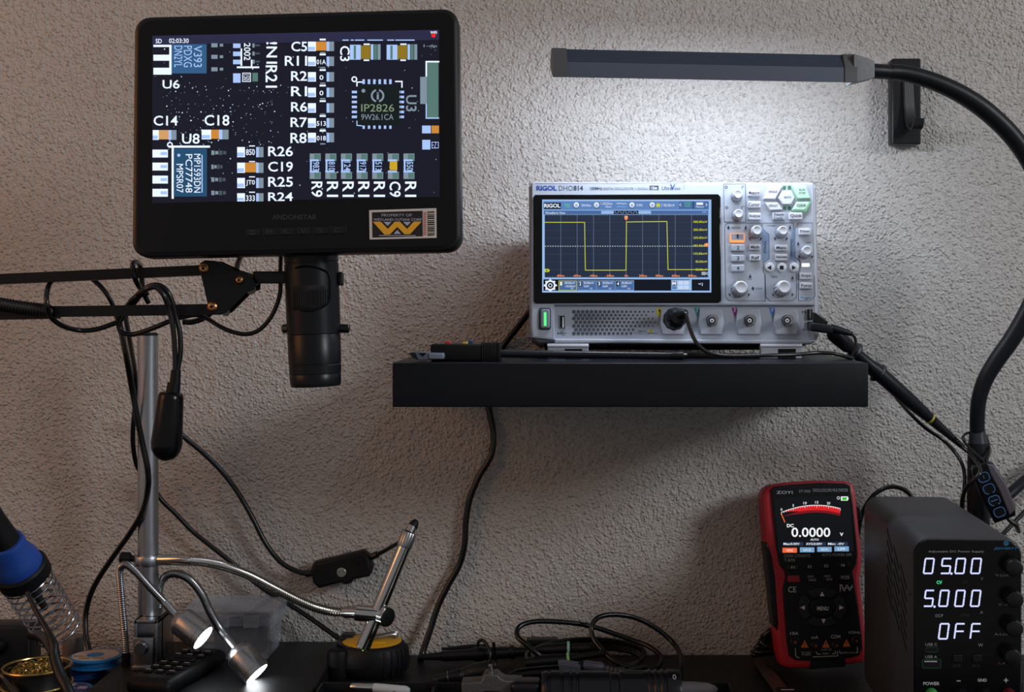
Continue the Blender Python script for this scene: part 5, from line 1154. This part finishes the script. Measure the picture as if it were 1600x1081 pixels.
mb = MB(); pl = [(1270, 488), (1274, 489), (1293, 503), (1289, 508), (1270, 504)]; mb.prism([(P(x, z, 1.105).x, P(x, z, 1.105).z) for x, z in pl], 1.1, 1.108, PB, 0.0008); place(mb, op, 'hook_clip')
addtube(op, 'ground_lead', [(1330, 521, 1.099), (1336, 528, 1.1), (1337, 540, 1.1), (1334, 550, 1.1), (1330, 557, 1.1)], 2.4)
addtube(op, 'ground_lead', [(1392, 610, 1.14), (1406, 628, 1.16), (1424, 648, 1.18), (1448, 670, 1.19), (1472, 686, 1.195), (1490, 704, 1.19), (1502, 722, 1.18), (1507, 740, 1.175), (1507, 758, 1.17), (1505, 780, 1.165), (1503, 812, 1.16)], 3)

# ------------------------------------------------------------------ adhesive wall hook
HZ = 1.235
hk = thing('wall_hook', 'black adhesive wall hook under the lamp gooseneck', 'hook', P(1415, 160, HZ))
mb = MB(); f = lambda pts, Z: [(P(x, z, Z).x, P(x, z, Z).z) for x, z in pts]
mb.prism(f(rrect(1392.5, 92, 1438, 226, 3), HZ), HZ-0.003, WALL-0.002, BLK, 0.0012); place(mb, hk, 'back_plate')
mb = MB(); mb.prism(f(rrect(1393, 93, 1438, 229, 3), WALL), WALL-0.0022, WALL-0.0004, mat('clear_adhesive', (196, 200, 206), 0.3), 0.0003); place(mb, hk, 'adhesive_pad')
mb = MB(); x_ = P(1417, 0, HZ).x
hp = [(x_, HZ-0.0035, P(0, 128, HZ).z), (x_+0.0005, HZ-0.0045, P(0, 150, HZ).z), (x_+0.001, HZ-0.006, P(0, 175, HZ).z), (x_+0.0018, HZ-0.010, P(0, 196, HZ).z), (x_+0.003, HZ-0.016, P(0, 205, HZ).z), (x_+0.0045, HZ-0.0215, P(0, 202, HZ).z), (x_+0.005, HZ-0.0235, P(0, 190, HZ).z)]
for k in (-0.0035, -0.0018, 0, 0.0018, 0.0035): mb.tube([(x+k, y, z) for x, y, z in hp], 0.0022, BLK, seg=10)
place(mb, hk, 'hook_arm')

# ------------------------------------------------------------------ LED bar lamp on a gooseneck
LZ0, LZ1 = 1.075, 1.105
lp = thing('gooseneck_lamp', 'black LED bar lamp on a thick gooseneck over the oscilloscope', 'lamp', (P(1527, 0, 1.16).x, 1.16, DESK))
A = P(862, 100, LZ0); B = P(1340, 109.5, LZ1); dA = (B-A); LL = dA.length
ex = dA.normalized(); ez = (Vector((0, 0, 1))-ex*ex.z).normalized(); ey = ez.cross(ex).normalized()
LM = Matrix((ex, ey, ez)).transposed().to_4x4(); LM.translation = A
LMB = mat('lamp_black', (84, 94, 112), 0.42, noise=0.06); LMT = mat('lamp_charcoal', (86, 88, 92), 0.45, noise=0.06)
def xprism(prof, x0, x1, m, mb):
    """profile in (y, z) swept along the bar"""
    n = len(prof); vs = [(x0, y, z) for y, z in prof]+[(x1, y, z) for y, z in prof]
    fs = [tuple(range(n)), tuple(range(2*n-1, n-1, -1))]+[(i, n+i, n+(i+1) % n, (i+1) % n) for i in range(n)]
    mb.add([LM @ Vector(v) for v in vs], fs, m)
hb = 0.0122
# bar section: sloped ridged top, flat lower front, open underside facing down and to the wall
top = []
for i in range(9):
    y = -0.009+0.0135*(i/8)*0.55; z = 0.0005+0.0115*i/8
    top += [(y, z), (y-0.0006, z+0.0007)]
prof = [(-0.0095, -hb-0.0006), (-0.0095, 0.0003)]+top+[(0.004, 0.0122), (0.0095, 0.0100), (0.0112, 0.003), (0.0088, -hb+0.0098), (0.0085, -hb+0.0105), (-0.0086, -hb+0.0014), (-0.0088, -hb-0.0006)]
mb = MB(); xprism(prof, 0.006, LL*0.965, LMB, mb); o = place(mb, lp, 'bar_housing')
mb = MB(); prof2 = [(-0.0105, -hb-0.001), (-0.0105, 0.0006), (-0.004, 0.0132), (0.006, 0.0132), (0.0122, 0.004), (0.0095, -hb+0.0092)]
xprism(prof2, 0.0, 0.0125, LMT, mb); place(mb, lp, 'end_cap')
mb = MB(); xprism(prof2, LL*0.945, LL*0.985, LMT, mb); place(mb, lp, 'end_cap')
# LED diffuser: strip on the lower back side of the bar
mb = MB()
ya, za = -0.0085, -hb+0.0006; yb, zb_ = 0.0085, -hb+0.0095
mb.add([LM @ Vector(v) for v in ((0.013, ya, za), (LL*0.94, ya, za), (LL*0.94, yb, zb_), (0.013, yb, zb_))], [(3, 2, 1, 0)], mat('led_diffuser', (226, 238, 255), emit=LED_STRENGTH), False)
part(place(mb, lp, 'led_diffuser'), 'white glowing LED strip')
# neck
mb = MB(); e0 = LM @ Vector((LL*0.975, 0, 0.0)); e1 = P(1362, 110.5, 1.106)
def quadring(c, hy, hz): return [c+ey*(-hy)+ez*(-hz), c+ey*hy+ez*(-hz), c+ey*hy+ez*hz, c+ey*(-hy)+ez*hz]
v = quadring(e0, 0.0105, 0.0122)+quadring(e0.lerp(e1, 0.55), 0.009, 0.0098)+quadring(e1, 0.0072, 0.0072)
mb.add(v, [(0, 1, 2, 3), (11, 10, 9, 8)]+[(j*4+i, (j+1)*4+i, (j+1)*4+(i+1) % 4, j*4+(i+1) % 4) for j in range(2) for i in range(4)], LMT); place(mb, lp, 'neck_adapter')
NK = mat('gooseneck_black', (20, 23, 29), 0.42, noise=0.05)
mb = MB(); mb.lathe(P(1358, 110.5, 1.106), P(1394, 113, 1.11), [(0, W(12.2, 1.06)), (0.95, W(12, 1.06)), (1, W(11, 1.06))], NK, seg=32); place(mb, lp, 'ferrule')
addtube(lp, 'gooseneck', [(1390, 112.5, 1.11), (1410, 114, 1.1128), (1440, 121, 1.1156), (1475, 134, 1.1183), (1510, 152, 1.1211), (1545, 177, 1.1239), (1580, 211, 1.1267), (1608, 250, 1.1294), (1630, 296, 1.1322), (1640, 345, 1.135), (1638, 392, 1.1378), (1626, 440, 1.1406), (1606, 486, 1.1433), (1582, 528, 1.1461), (1558, 562, 1.1489), (1540, 592, 1.1517), (1530, 622, 1.1544), (1527, 650, 1.1572), (1527, 682, 1.16)], [12.2, 13.2, 14.5, 14.5, 14.5, 14, 13.5, 12, 11.5], NK, n=10, seg=28)
mb = MB(); mb.lathe(P(1527, 672, 1.16), P(1528, 694, 1.16), [(0, W(12, 1.16)), (0.2, W(12.5, 1.16)), (0.85, W(14.5, 1.16)), (1, W(15, 1.16))], mat('collar_black', (44, 48, 56), 0.35), seg=32); place(mb, lp, 'collar')
zb0 = DESK+0.0004
mb = MB(); c0 = P(1528, 692, 1.16); mb.lathe((c0.x, c0.y, c0.z), (c0.x+0.001, c0.y, zb0+0.01), [(0, W(15.5, 1.16)), (0.2, W(17, 1.16)), (0.75, W(18, 1.16)), (1, W(18, 1.16))], NK, seg=36)
place(mb, lp, 'post')
mb = MB(); mb.box((c0.x-0.028, 1.12, zb0), (c0.x+0.028, 1.21, zb0+0.012), NK, 0.003); place(mb, lp, 'clamp_base')
mb = MB(); mb.tube(wpts([(1600, 752, 1.21), (1585, 765, 1.2), (1565, 783, 1.19), (1545, 800, 1.175), (1532, 812, 1.165)]), W(9, 1.19), NK, n=4); mb.tube(wpts([(1775, 1032, 1.2), (1775, 900, 1.2), (1768, 780, 1.2), (1740, 705, 1.21), (1700, 690, 1.22), (1640, 727, 1.22), (1600, 752, 1.21)]), W(9, 1.21), NK, n=6); place(mb, lp, 'power_cord')
# in-line controller hanging on the post
cd = thing('lamp_controller', 'glossy black in-line controller with four blue outlined buttons hanging on the lamp post', 'controller', P(1550, 765, 1.125))
CF_M = Matrix.Translation(P(1551, 766, 1.13)) @ Matrix.Rotation(math.radians(-24.5), 4, 'Y') @ Matrix.Rotation(math.radians(-14), 4, 'Z')
def cput(mb, name, parent=cd):
    mb.v = [CF_M @ v-cd.location for v in mb.v]; return mb.build(name, parent)
hw, hh = 0.0122, 0.0275
mb = MB(); mb.prism([(-hw*0.85, -hh), (hw*0.75, -hh), (hw*1.02, -hh*0.7), (hw*1.08, 0.1*hh), (hw*0.85, 0.85*hh), (hw*0.5, hh), (-hw*0.6, hh), (-hw*0.8, 0.9*hh), (-hw, 0)], -0.007, 0.007, BLKG, 0.002); cput(mb, 'housing')
mb = MB(); mb.prism([(hw*0.35, -hh*0.9), (hw*0.95, -hh*0.78), (hw*1.08, 0.1*hh), (hw*0.8, 0.85*hh), (hw*0.4, 0.97*hh), (hw*0.32, 0.6*hh), (hw*0.42, 0)], -0.0078, 0.006, mat('gunmetal_trim', (124, 118, 130), 0.32, 0.6), 0.0012); part(cput(mb, 'side_trim'), 'grey metallic side trim')
BL_ = mat('blue_button_line', (70, 120, 176), 0.4)
for i in range(4):
    zc = hh*(0.58-0.42*i); mb = MB()
    o_ = [(x*1.0-hw*0.2, z+zc) for x, z in rrect(-0.0048, -0.0042, 0.0048, 0.0042, 0.003, 4)]
    mb.prism(o_, -0.0074, -0.0068, BLK, 0.0002)
    ring_ = o_ if i in (0, 3) else (o_[:-4] if i == 1 else o_)
    mb.tube([(x, -0.0075, z) for x, z in o_], 0.00045, BL_, smoothpath=False, closed=(i in (0, 3)), seg=6)
    if i == 0: mb.tube([(-hw*0.2, -0.0075, zc+0.002), (-hw*0.2, -0.0075, zc-0.001)], 0.0004, BL_, smoothpath=False, seg=6)
    if i == 2: mb.tube([(-hw*0.2-0.003, -0.0075, zc), (-hw*0.2+0.003, -0.0075, zc)], 0.0004, BL_, smoothpath=False, seg=6)
    cput(mb, 'button')
mb = MB(); mb.tube([(0.002, 0, -hh*0.98), (0.003, 0, -hh*1.15), (0.006, 0.004, -hh*1.4), (0.006, 0.02, -hh*1.8)], 0.0021, DSTEEL); cput(mb, 'cord')
addtube(cd, 'cord', [(1538, 722, 1.13), (1530, 714, 1.133), (1518, 703, 1.138), (1508, 692, 1.142), (1505, 683, 1.146), (1510, 677, 1.152), (1520, 676, 1.178), (1538, 678, 1.178), (1544, 690, 1.165), (1546, 706, 1.148), (1542, 718, 1.135), (1538, 724, 1.13)], 2.2)
cable('thin_cable', 'thin black cable slanting down behind the power supply at the right edge', 'cable', [(1810, 1030, 1.2), (1808, 900, 1.2), (1795, 760, 1.21), (1760, 690, 1.22), (1715, 685, 1.23), (1640, 758, 1.23), (1600, 800, 1.222), (1572, 829, 1.215), (1550, 852, 1.21), (1535, 880, 1.2)], 7)

# ------------------------------------------------------------------ power supply
F = Frame('power_supply', 'black box power supply with white digits reading 05.00, 5.000 and OFF', 'power supply', 1425, 845, 0.926, rz=-3.5)
R_ = F.root
q = F.l(1597, 845); wP = q[0]; hP = (F.root.location.z-DESK)-0.006
hT_ = 0.0025
PBK = mat('power_supply_black', (52, 53, 58), 0.5, bump=0.08, nscale=1500)
mb = MB(); x0, x1, z0, z1 = 0.0, wP, -hP, hT_
mb.prism(rrect(x0, z0, x1, z1, 0.0125, 8), 0.0, 0.2, PBK, 0.0015, 0.004)
mb.build('case', R_)
mb = MB(F); mb.prism(rrect(x0+0.0012, z0+0.0012, x1-0.0012, z1-0.0012, 0.0115, 8), -0.0016, 0.001, mat('front_panel_gloss', (7, 8, 11), 0.2), 0.0008)
Cp, Cq = Crop(1340, 740, 6.154), Crop(1340, 880, 5.377); yp = -0.00175
def tp(C, s_, x0, z0, x1, z1, m=GREYP, bold=0.0, skew=0): mb.text(s_, *C.b(x0, z0, x1, z1), yp, m, bold, 0, skew)
CYN = mat('cyan_print', (30, 108, 150), 0.5)
tp(Cp, 'Adjustable DC Power Supply', 680, 738, 1215, 762)
tp(Cp, 'JESVERTY', 1310, 708, 1540, 735, CYN, 0.03, 0.3); mb.disc(*Cp(1428, 668), 4.2, yp, CYN); mb.pline([Cp(1412, 674), Cp(1440, 660)], 0.8, yp-0.0001, PBK)
tp(Cq, 'V', 1035, 118, 1055, 142); tp(Cq, 'CC', 884, 146, 922, 170, DGREYP); tp(Cq, 'A', 1030, 398, 1054, 422); tp(Cq, 'OCP', 652, 428, 718, 452); tp(Cq, 'OPN', 866, 424, 940, 448, DGREYP); tp(Cq, 'W', 1012, 672, 1054, 700)
tp(Cq, 'USB C', 570, 670, 668, 692); tp(Cq, 'USB A', 568, 774, 668, 796); tp(Cq, 'OCP', 796, 850, 866, 874, DGREYP); tp(Cq, 'OUT', 962, 850, 1030, 872, DGREYP)
tp(Cq, 'POWER', 552, 996, 688, 1024, WHITEP, 0.02); tp(Cq, 'GND', 1008, 968, 1086, 994, WHITEP, 0.02); mb.rect(*Cq.b(832, 984, 866, 991), yp, WHITEP); mb.rect(*Cq.b(1228, 978, 1266, 986), yp, WHITEP); mb.rect(*Cq.b(1243, 963, 1251, 1001), yp, WHITEP)
tp(Cq, 'V-Lim', 1156, 88, 1266, 110); tp(Cq, 'V -+', 1184, 336, 1262, 358); tp(Cq, 'A-Lim', 1150, 584, 1258, 606); tp(Cq, 'A', 1176, 826, 1204, 852, mat('pink_print', (150, 80, 90), 0.5)); tp(Cq, '-+', 1208, 830, 1240, 850)
mb.build('front_panel', R_)
LED = mat('led_digit', (206, 212, 255), emit=1.15)
SEG = {'0': 'abcdef', '5': 'afgcd', 'O': 'abcdef', 'F': 'aefg'}
def digit(mb, ch_, x0, z0, w, h, sk, m, y, th):
    """seven bars leaning to the right"""
    def pt(u, v): return (x0+u*w+sk*(1-v)*h, z0+v*h)
    g = th/w*0.55; k = th/h*1.3
    bars = {'a': ((0+g, 0), (1-g, 0)), 'd': ((0+g, 1), (1-g, 1)), 'g': ((0+g, .5), (1-g, .5)), 'f': ((0, k*.5), (0, .5-k*.45)), 'e': ((0, .5+k*.45), (0, 1-k*.5)), 'b': ((1, k*.5), (1, .5-k*.45)), 'c': ((1, .5+k*.45), (1, 1-k*.5))}
    for s_ in SEG[ch_]:
        a, b = bars[s_]; mb.pline([pt(*a), pt(*b)], th, y, m)
def row(txt, C, xs, zz, w, h, dots=()):
    mb = MB(F)
    mb.rect(C(xs[0]-30, 0)[0], C(0, zz-20)[1], C(xs[-1]+w+36, 0)[0], C(0, zz+h+20)[1], yp+0.0001, mat('display_window', (4, 5, 10), 0.12))
    for c_, x in zip(txt, xs): q = C(x, zz); digit(mb, c_, q[0], q[1], w/C.k, h/C.k, 0.13, LED, yp-0.0002, 2.5)
    for x, z in dots: mb.disc(*C(x, z), 1.9, yp-0.0002, LED, 10)
    return part(mb.build('digit_display', R_), 'lit white digits reading '+{'0500': '05.00', '5000': '5.000', 'OFF': 'OFF'}[txt])
row('0500', Cp, (634, 800, 936, 1088), 816, 84, 142, ((902, 960),))
row('5000', Cq, (556, 682, 816, 948), 228, 70, 132, ((646, 364),))
row('OFF', Cq, (680, 812, 946), 508, 72, 126)
mb = MB(F); mb.text('CV', *Cq.b(664, 146, 710, 174), yp-0.0002, em('green_indicator', (60, 230, 150), 1.1), 0.03); part(mb.build('indicator', R_), 'green lit CV indicator')
GRNL = mat('dim_green_line', (44, 92, 64), 0.5)
for name, b_, hgt in (('usb_c_port', (570, 702, 674, 746), 20), ('usb_a_port', (544, 806, 700, 880), 4)):
    mb = MB(F); p0 = Cq(b_[0], b_[1]); p1 = Cq(b_[2], b_[3]); o_ = rrect(p0[0], p0[1], p1[0], p1[1], min(hgt/5.377, (p1[1]-p0[1])*0.48))
    mb.slab(o_, -0.002, -0.0012, BLK, 0.0002); mb.pline(o_, 0.8, -0.0021, GRNL, True)
    if 'a_' in name: mb.rect(*Cq.b(562, 818, 668, 830), -0.0022, GREYP)
    mb.build(name, R_)
for x, z in ((840, 800), (1005, 800)):
    mb = MB(F); p0 = Cq(x-40, z-32); p1 = Cq(x+40, z+32); mb.slab(rrect(*p0, *p1, 2), -0.0032, -0.0012, BLK, 0.0006, 0); mb.build('button', R_)
for C, x, z in ((Cp, 1470, 880), (Cq, 1288, 278), (Cq, 1285, 520), (Cq, 1270, 760)):
    c = C(x, z); mb = MB(F); mb.peg(c[0], c[1], 13.5, -0.013, -0.0015, BLK, bev=0.0012, seg=48, flute=(2, 0.03)); mb.build('knob', R_)
for i, (x, m) in enumerate(((620, mat('green_power_key', (60, 150, 70), 0.4)), (860, BLK), (1060, BLK), (1268, mat('dark_red_post', (90, 24, 28), 0.4)))):
    c = Cq(x, 1096); mb = MB(F); mb.peg(c[0], c[1], 9.5, -0.008 if i == 0 else -0.016, -0.0015, m, bev=0.001, seg=32); mb.build('power_key' if i == 0 else 'binding_post', R_)
# slanted vents on the left side
for col in range(3):
    mb = MB()
    for i in range(6):
        zc = -0.016-0.0095*i+(-0.011)*col*0.8; yc = 0.092-0.026*col
        L = [(yc, zc+0.009), (yc-0.021, zc-0.004), (yc-0.021, zc-0.0075), (yc, zc+0.0055)]
        vs = [(-0.0003, y, z) for y, z in L]+[(0.001, y, z) for y, z in L]
        mb.add(vs, [(0, 1, 2, 3), (7, 6, 5, 4)]+[(i_, 4+i_, 4+(i_+1) % 4, (i_+1) % 4) for i_ in range(4)], DARK, False)
    mb.build('vent_slots', R_)
for y, z in ((0.006, -0.04), (0.04, -0.07), (0.006, -0.116)):
    mb = MB(); mb.lathe((0.0003, y, z), (-0.0008, y, z), [(0, 0.002), (0.6, 0.002), (1, 0.0012)], DSTEEL, seg=16); mb.build('screw', R_)
for x in (0.012, wP-0.012):
    for y in (0.015, 0.18): mb = MB(); mb.cyl((x, y, -hP+0.0005), (x, y, -hP-0.0057), 0.006, RUB); mb.build('foot', R_)
cable('supply_cable', 'black cable arching over the back corner of the power supply', 'cable', [(1336, 880, 1.225), (1340, 840, 1.225), (1345, 810, 1.222), (1354, 788, 1.22), (1368, 771, 1.22), (1388, 761, 1.22), (1408, 763, 1.22), (1424, 775, 1.218), (1436, 800, 1.215), (1440, 840, 1.21)], 7)

# ------------------------------------------------------------------ multimeter
F = Frame('multimeter', 'red and black multimeter with lit red scale, leaning against the wall', 'multimeter', 1288, 1042, 1.172, rx=-7.5, ry=-5)
R_ = F.root
RED = mat('red_rubber', (178, 28, 44), 0.5, noise=0.06); MBK = mat('multimeter_black', (19, 20, 24), 0.4, noise=0.06)
mb = MB(F)
out = [(1191, 775), (1196, 764), (1206, 758), (1236, 754), (1280, 751), (1322, 752), (1333, 756), (1338, 772), (1342, 820), (1347, 860), (1347, 885), (1344, 905), (1350, 960), (1355, 1008), (1355, 1026), (1349, 1035), (1330, 1038), (1300, 1042), (1262, 1045), (1232, 1045), (1222, 1040), (1216, 1022), (1212, 985), (1207, 930), (1201, 880), (1195, 825)]
mb.slab(out, 0.0, 0.034, RED, 0.004, 0.004); mb.build('boot', R_)
face = [(1205, 765), (1210, 760), (1236, 757), (1280, 754), (1320, 755), (1329, 758), (1333, 790), (1337, 830), (1340, 865), (1338, 882), (1332, 893), (1335, 910), (1341, 950), (1347, 1000), (1347, 1014), (1342, 1024), (1325, 1028), (1290, 1031), (1262, 1032), (1242, 1031), (1233, 1024), (1229, 1000), (1225, 950), (1223, 920), (1227, 902), (1226, 893), (1218, 882), (1213, 855), (1208, 800)]
mb = MB(F); mb.slab(face, -0.0022, 0.001, MBK, 0.0008, 0)
Ct, Cb2 = Crop(1170, 740, 6.755), Crop(1170, 880, 5.38); ym = -0.0024
def tm_(C, s_, x0, z0, x1, z1, m=WHITEP, bold=0.0): mb.text(s_, *C.b(x0, z0, x1, z1), ym, m, bold)
tm_(Ct, 'ZOYI', 292, 182, 462, 213, WHITEP, 0.01); tm_(Ct, 'ZT-703S', 528, 172, 650, 198, GREYP); tm_(Ct, 'OSCILLOSCOPE MULTIMETER', 676, 158, 1048, 190, GREYP)
tm_(Ct, '25000 COUNTS', 368, 850, 648, 882, GREYP); tm_(Ct, 'T-RMS', 374, 896, 488, 928, GREYP); tm_(Ct, 'AUTO POWER OFF', 770, 840, 1085, 870, GREYP)
tm_(Cb2, 'CE', 332, 196, 398, 244, WHITEP); tm_(Cb2, '10A', 348, 576, 418, 602); tm_(Cb2, 'mA', 526, 610, 584, 634); tm_(Cb2, 'COM', 692, 602, 768, 630); tm_(Cb2, 'VΩHz', 834, 568, 936, 592, GREYP)
mb.pline([Cb2(x, z) for x, z in ((768, 176), (768, 238))], 0.7, ym, WHITEP); mb.pline([Cb2(766, 212), Cb2(876, 204)], 0.5, ym, WHITEP)
mb.pline([Cb2(768+4*i, 206-28*math.sin(i*0.55)*(1-i*0.012)) for i in range(27)], 0.8, ym, WHITEP)
ORG = mat('orange_print', (206, 106, 40), 0.5)
for x, z in ((469, 680), (648, 680), (822, 672)): mb.poly([Cb2(x, z-36), Cb2(x-32, z+28), Cb2(x+32, z+28)], ym, ORG); mb.text('!', *Cb2.b(x-4, z-14, x+4, z+20), ym-0.0001, MBK)
mb.pline([Cb2(392, 715), Cb2(394, 770), Cb2(404, 790), Cb2(424, 792)], 0.8, ym, WHITEP); mb.pline([Cb2(540, 786), Cb2(748, 778), Cb2(745, 738)], 0.8, ym, WHITEP)
mb.pline([Cb2(566, 742), Cb2(578, 764), Cb2(600, 764)], 0.8, ym, WHITEP); mb.pline([Cb2(704, 760), Cb2(728, 758), Cb2(728, 738)], 0.8, ym, WHITEP); mb.pline([Cb2(764, 734), Cb2(766, 754), Cb2(784, 754)], 0.8, ym, WHITEP); mb.pline([Cb2(896, 752), Cb2(914, 750), Cb2(912, 704)], 0.8, ym, WHITEP)
for s_, x0, z0, x1, z1 in (('10A MAX', 444, 742, 522, 756), ('FUSED', 446, 760, 520, 774), ('CAT III', 608, 718, 692, 732), ('600V', 622, 752, 676, 766), ('1000V CAT II', 788, 744, 886, 758)): tm_(Cb2, s_, x0, z0, x1, z1, GREYP)
mb.build('face', R_)
mb = MB(F); mb.slab([(1195.5, 848), (1199, 850), (1206, 868), (1211, 900), (1216, 975), (1214, 985), (1209.5, 978), (1204, 925)], -0.0005, 0.03, MBK, 0.001); mb.build('side_grip', R_)
mb = MB(F); mb.slab([(1266, 1030), (1320, 1027), (1321, 1042), (1300, 1043), (1266, 1046)], -0.001, 0.012, MBK, 0.001); mb.build('foot', R_)
# display
mb = MB(F)
dk = em('meter_dark', (16, 18, 22)); rdd = em('meter_red', (214, 34, 40)); rd2 = em('meter_deep_red', (120, 22, 28)); wh2 = em('meter_white', (240, 244, 244)); o2 = em('meter_orange', (240, 104, 60)); b2 = em('meter_blue', (120, 160, 200)); g3 = em('meter_green', (52, 196, 52))
mb.poly([Ct(270, 265), Ct(1062, 228), Ct(1110, 820), Ct(318, 835)], ym, dk); ys2 = ym-0.0001
def arc(u, dz=0): return Ct(345+620*u, 408-160*u*(1-u)*1.35-45*u*0.9+dz)
for m, d0, d1, k in ((rdd, 2, 52, 1), (rd2, 50, 78, 1)):
    for i in range(24):
        u0, u1 = 0.04+0.96*i/24, 0.04+0.96*(i+1)/24; e = min(1, i/8+0.15)
        mb.poly([arc(u0, d0), arc(u1, d0), arc(u1, d0+(d1-d0)*e), arc(u0, d0+(d1-d0)*e)], ys2, m)
mb.pline([arc(i/30) for i in range(31)], 0.9, ys2-0.0001, wh2)
for i in range(26): mb.pline([arc(i/25, 0), arc(i/25, 22 if i % 5 == 0 else 13)], 0.6, ys2-0.0001, wh2)
for s_, u in (('0', 0.0), ('5', 0.2), ('10', 0.4), ('15', 0.6), ('20', 0.8)): q = arc(u, -30); mb.text(s_, q[0]-1.3*len(s_), q[1]-2, q[0]+1.3*len(s_), q[1]+2, ys2-0.0001, wh2)
mb.pline([Ct(342, 420), Ct(380, 510)], 1.4, ys2-0.0001, o2)
def td(s_, x0, z0, x1, z1, m=wh2, bold=0.01): mb.text(s_, *Ct.b(x0, z0, x1, z1), ys2-0.0002, m, bold)
td('DC', 402, 530, 474, 566, bold=0.03); td('0.0000', 450, 568, 860, 668, bold=0.015); td('V', 960, 622, 998, 658, bold=0.03); td('AUTO', 650, 684, 738, 706)
for x0, s_ in ((362, 'Max:0.00V'), (600, 'AVG:0.00V'), (832, 'Min: -0V')): mb.rect(*Ct.b(x0, 722, x0+212, 760), ys2, em('meter_navy', (38, 52, 78))); td(s_, x0+4, 728, x0+174, 752)
for i, (x0, m, s_) in enumerate(((356, o2, 'VDC'), (540, b2, 'LO-Z'), (722, b2, 'VDC+A'), (904, b2, 'LPF'))): z = 782-5*i; mb.rect(*Ct.b(x0, z, x0+152, z+52), ys2, m); td(s_, x0+38, z+16, x0+114, z+38)
mb.rect(*Ct.b(972, 240, 1046, 284), ys2, wh2); mb.rect(*Ct.b(986, 248, 1034, 278), ys2-0.0001, g3); mb.rect(*Ct.b(1046, 252, 1052, 272), ys2, wh2)
mb.ring(*Ct(945, 256), 1.6, 2.3, ys2, wh2)
part(mb.build('screen', R_), 'lit screen with red arc scale reading 0.0000 DC')
def mkey(C, x0, z0, x1, z1, s_, m=MBK, fm=WHITEP):
    mb = MB(F); p0 = C(x0, z0); p1 = C(x1, z1); mb.slab(rrect(*p0, *p1, 2.2), -0.0042, -0.0015, m, 0.0008, 0)
    w_ = p1[0]-p0[0]; h_ = p1[1]-p0[1]
    for i, t_ in enumerate(s_.split('|') if s_ else []):
        n_ = s_.count('|')+1; cz = p0[1]+h_*(i+0.5)/n_; fh = h_*0.5/n_**0.5; tw = fh*0.62*len(t_); off = (-1.5 if n_ > 1 and i == 0 else 1.5 if n_ > 1 else 0)
        mb.text(t_, (p0[0]+p1[0])/2-tw/2+off, cz-fh/2, (p0[0]+p1[0])/2+tw/2+off, cz+fh/2, -0.0044, fm)
    return mb.build('button', R_)
KG = mat('charcoal_key', (36, 38, 44), 0.42)
for i in range(4): mkey(Cb2, 320+140*i, 12-6*i, 424+140*i, 58-6*i, 'F%d' % (i+1), KG if i == 0 else MBK)
part(mkey(Cb2, 328, 102, 432, 162, '', mat('red_key', (150, 26, 44), 0.45)), 'red power button'); mkey(Cb2, 476, 98, 578, 154, 'AUTO|RANGE', MBK, GREYP); mkey(Cb2, 622, 94, 716, 150, 'HOLD|SAVE', MBK, GREYP); mkey(Cb2, 762, 90, 860, 146, 'MODE', MBK, GREYP)
cx, cz = 620, 372
def sector(a0, a1, r0, r1, n=10):
    o_ = [Cb2(cx+200*r1*math.cos(math.radians(a0+(a1-a0)*i/n)), cz+165*r1*math.sin(math.radians(a0+(a1-a0)*i/n))) for i in range(n+1)]
    o_ += [Cb2(cx+200*r0*math.cos(math.radians(a1+(a0-a1)*i/n)), cz+165*r0*math.sin(math.radians(a1+(a0-a1)*i/n))) for i in range(n+1)]
    return o_
for a, d_ in ((-90, (0, -1)), (0, (1, 0)), (90, (0, 1)), (180, (-1, 0))):
    mb = MB(F); mb.slab(sector(a-40, a+40, 0.58, 1.0), -0.0045, -0.0015, KG, 0.0007, 0)
    c = Cb2(cx+200*0.82*d_[0]+(8 if d_[1] > 0 else -4), cz+165*0.7*d_[1]); k = 3.6
    mb.poly([(c[0]+d_[0]*k, c[1]+d_[1]*k), (c[0]-d_[0]*k-d_[1]*k, c[1]-d_[1]*k+d_[0]*k), (c[0]-d_[0]*k+d_[1]*k, c[1]-d_[1]*k-d_[0]*k)], -0.0047, WHITEP); mb.build('arrow_button', R_)
mb = MB(F); mb.slab([Cb2(cx+108*math.cos(i*math.pi/16), cz+76*math.sin(i*math.pi/16)) for i in range(32)], -0.005, -0.0015, MBK, 0.0009, 0); mb.text('MENU', *Cb2.b(574, 362, 670, 396), -0.0052, WHITEP, 0.02); mb.build('menu_button', R_)
for x, z in ((388, 662), (562, 692), (738, 690), (904, 650)):
    c = Cb2(x, z); mb = MB(F); mb.peg(c[0], c[1], 7.4, -0.0034, -0.0015, BLK, prof=[(0, 1), (0.8, 1), (1, 0.9), (1, 0.62), (0.1, 0.6)]); mb.peg(c[0], c[1], 2.6, -0.0028, -0.0015, mat('copper_socket', (150, 84, 66), 0.4, 0.8)); mb.build('jack', R_)
mb = MB(F); mb.slab([(1338, 790), (1344, 792), (1347, 805), (1345, 812), (1339, 812)], 0.008, 0.026, MBK, 0.001); mb.build('strap_lug', R_)
ld = thing('test_leads', 'bundle of folded black test leads behind the bottom left of the multimeter', 'test leads', P(1200, 1010, 1.22))
for k in range(5):
    mb = MB(); y = 1.212+0.005*(k % 3)
    pts = [(1240, 978+9*k, y+0.012), (1222, 978+8*k, y+0.01), (1206-6*k, 984+8*k, y), (1194-4*k, 994+7*k, y), (1190-3*k, 1003+5*k, y-0.004), (1198-3*k, 1010+3*k, y-0.006), (1216, 1010+2*k, y-0.002), (1240, 1008+2*k, y+0.01)]
    mb.tube(wpts(pts), W(4.5, 1.22), CABLE, n=6); place(mb, ld, 'cord')
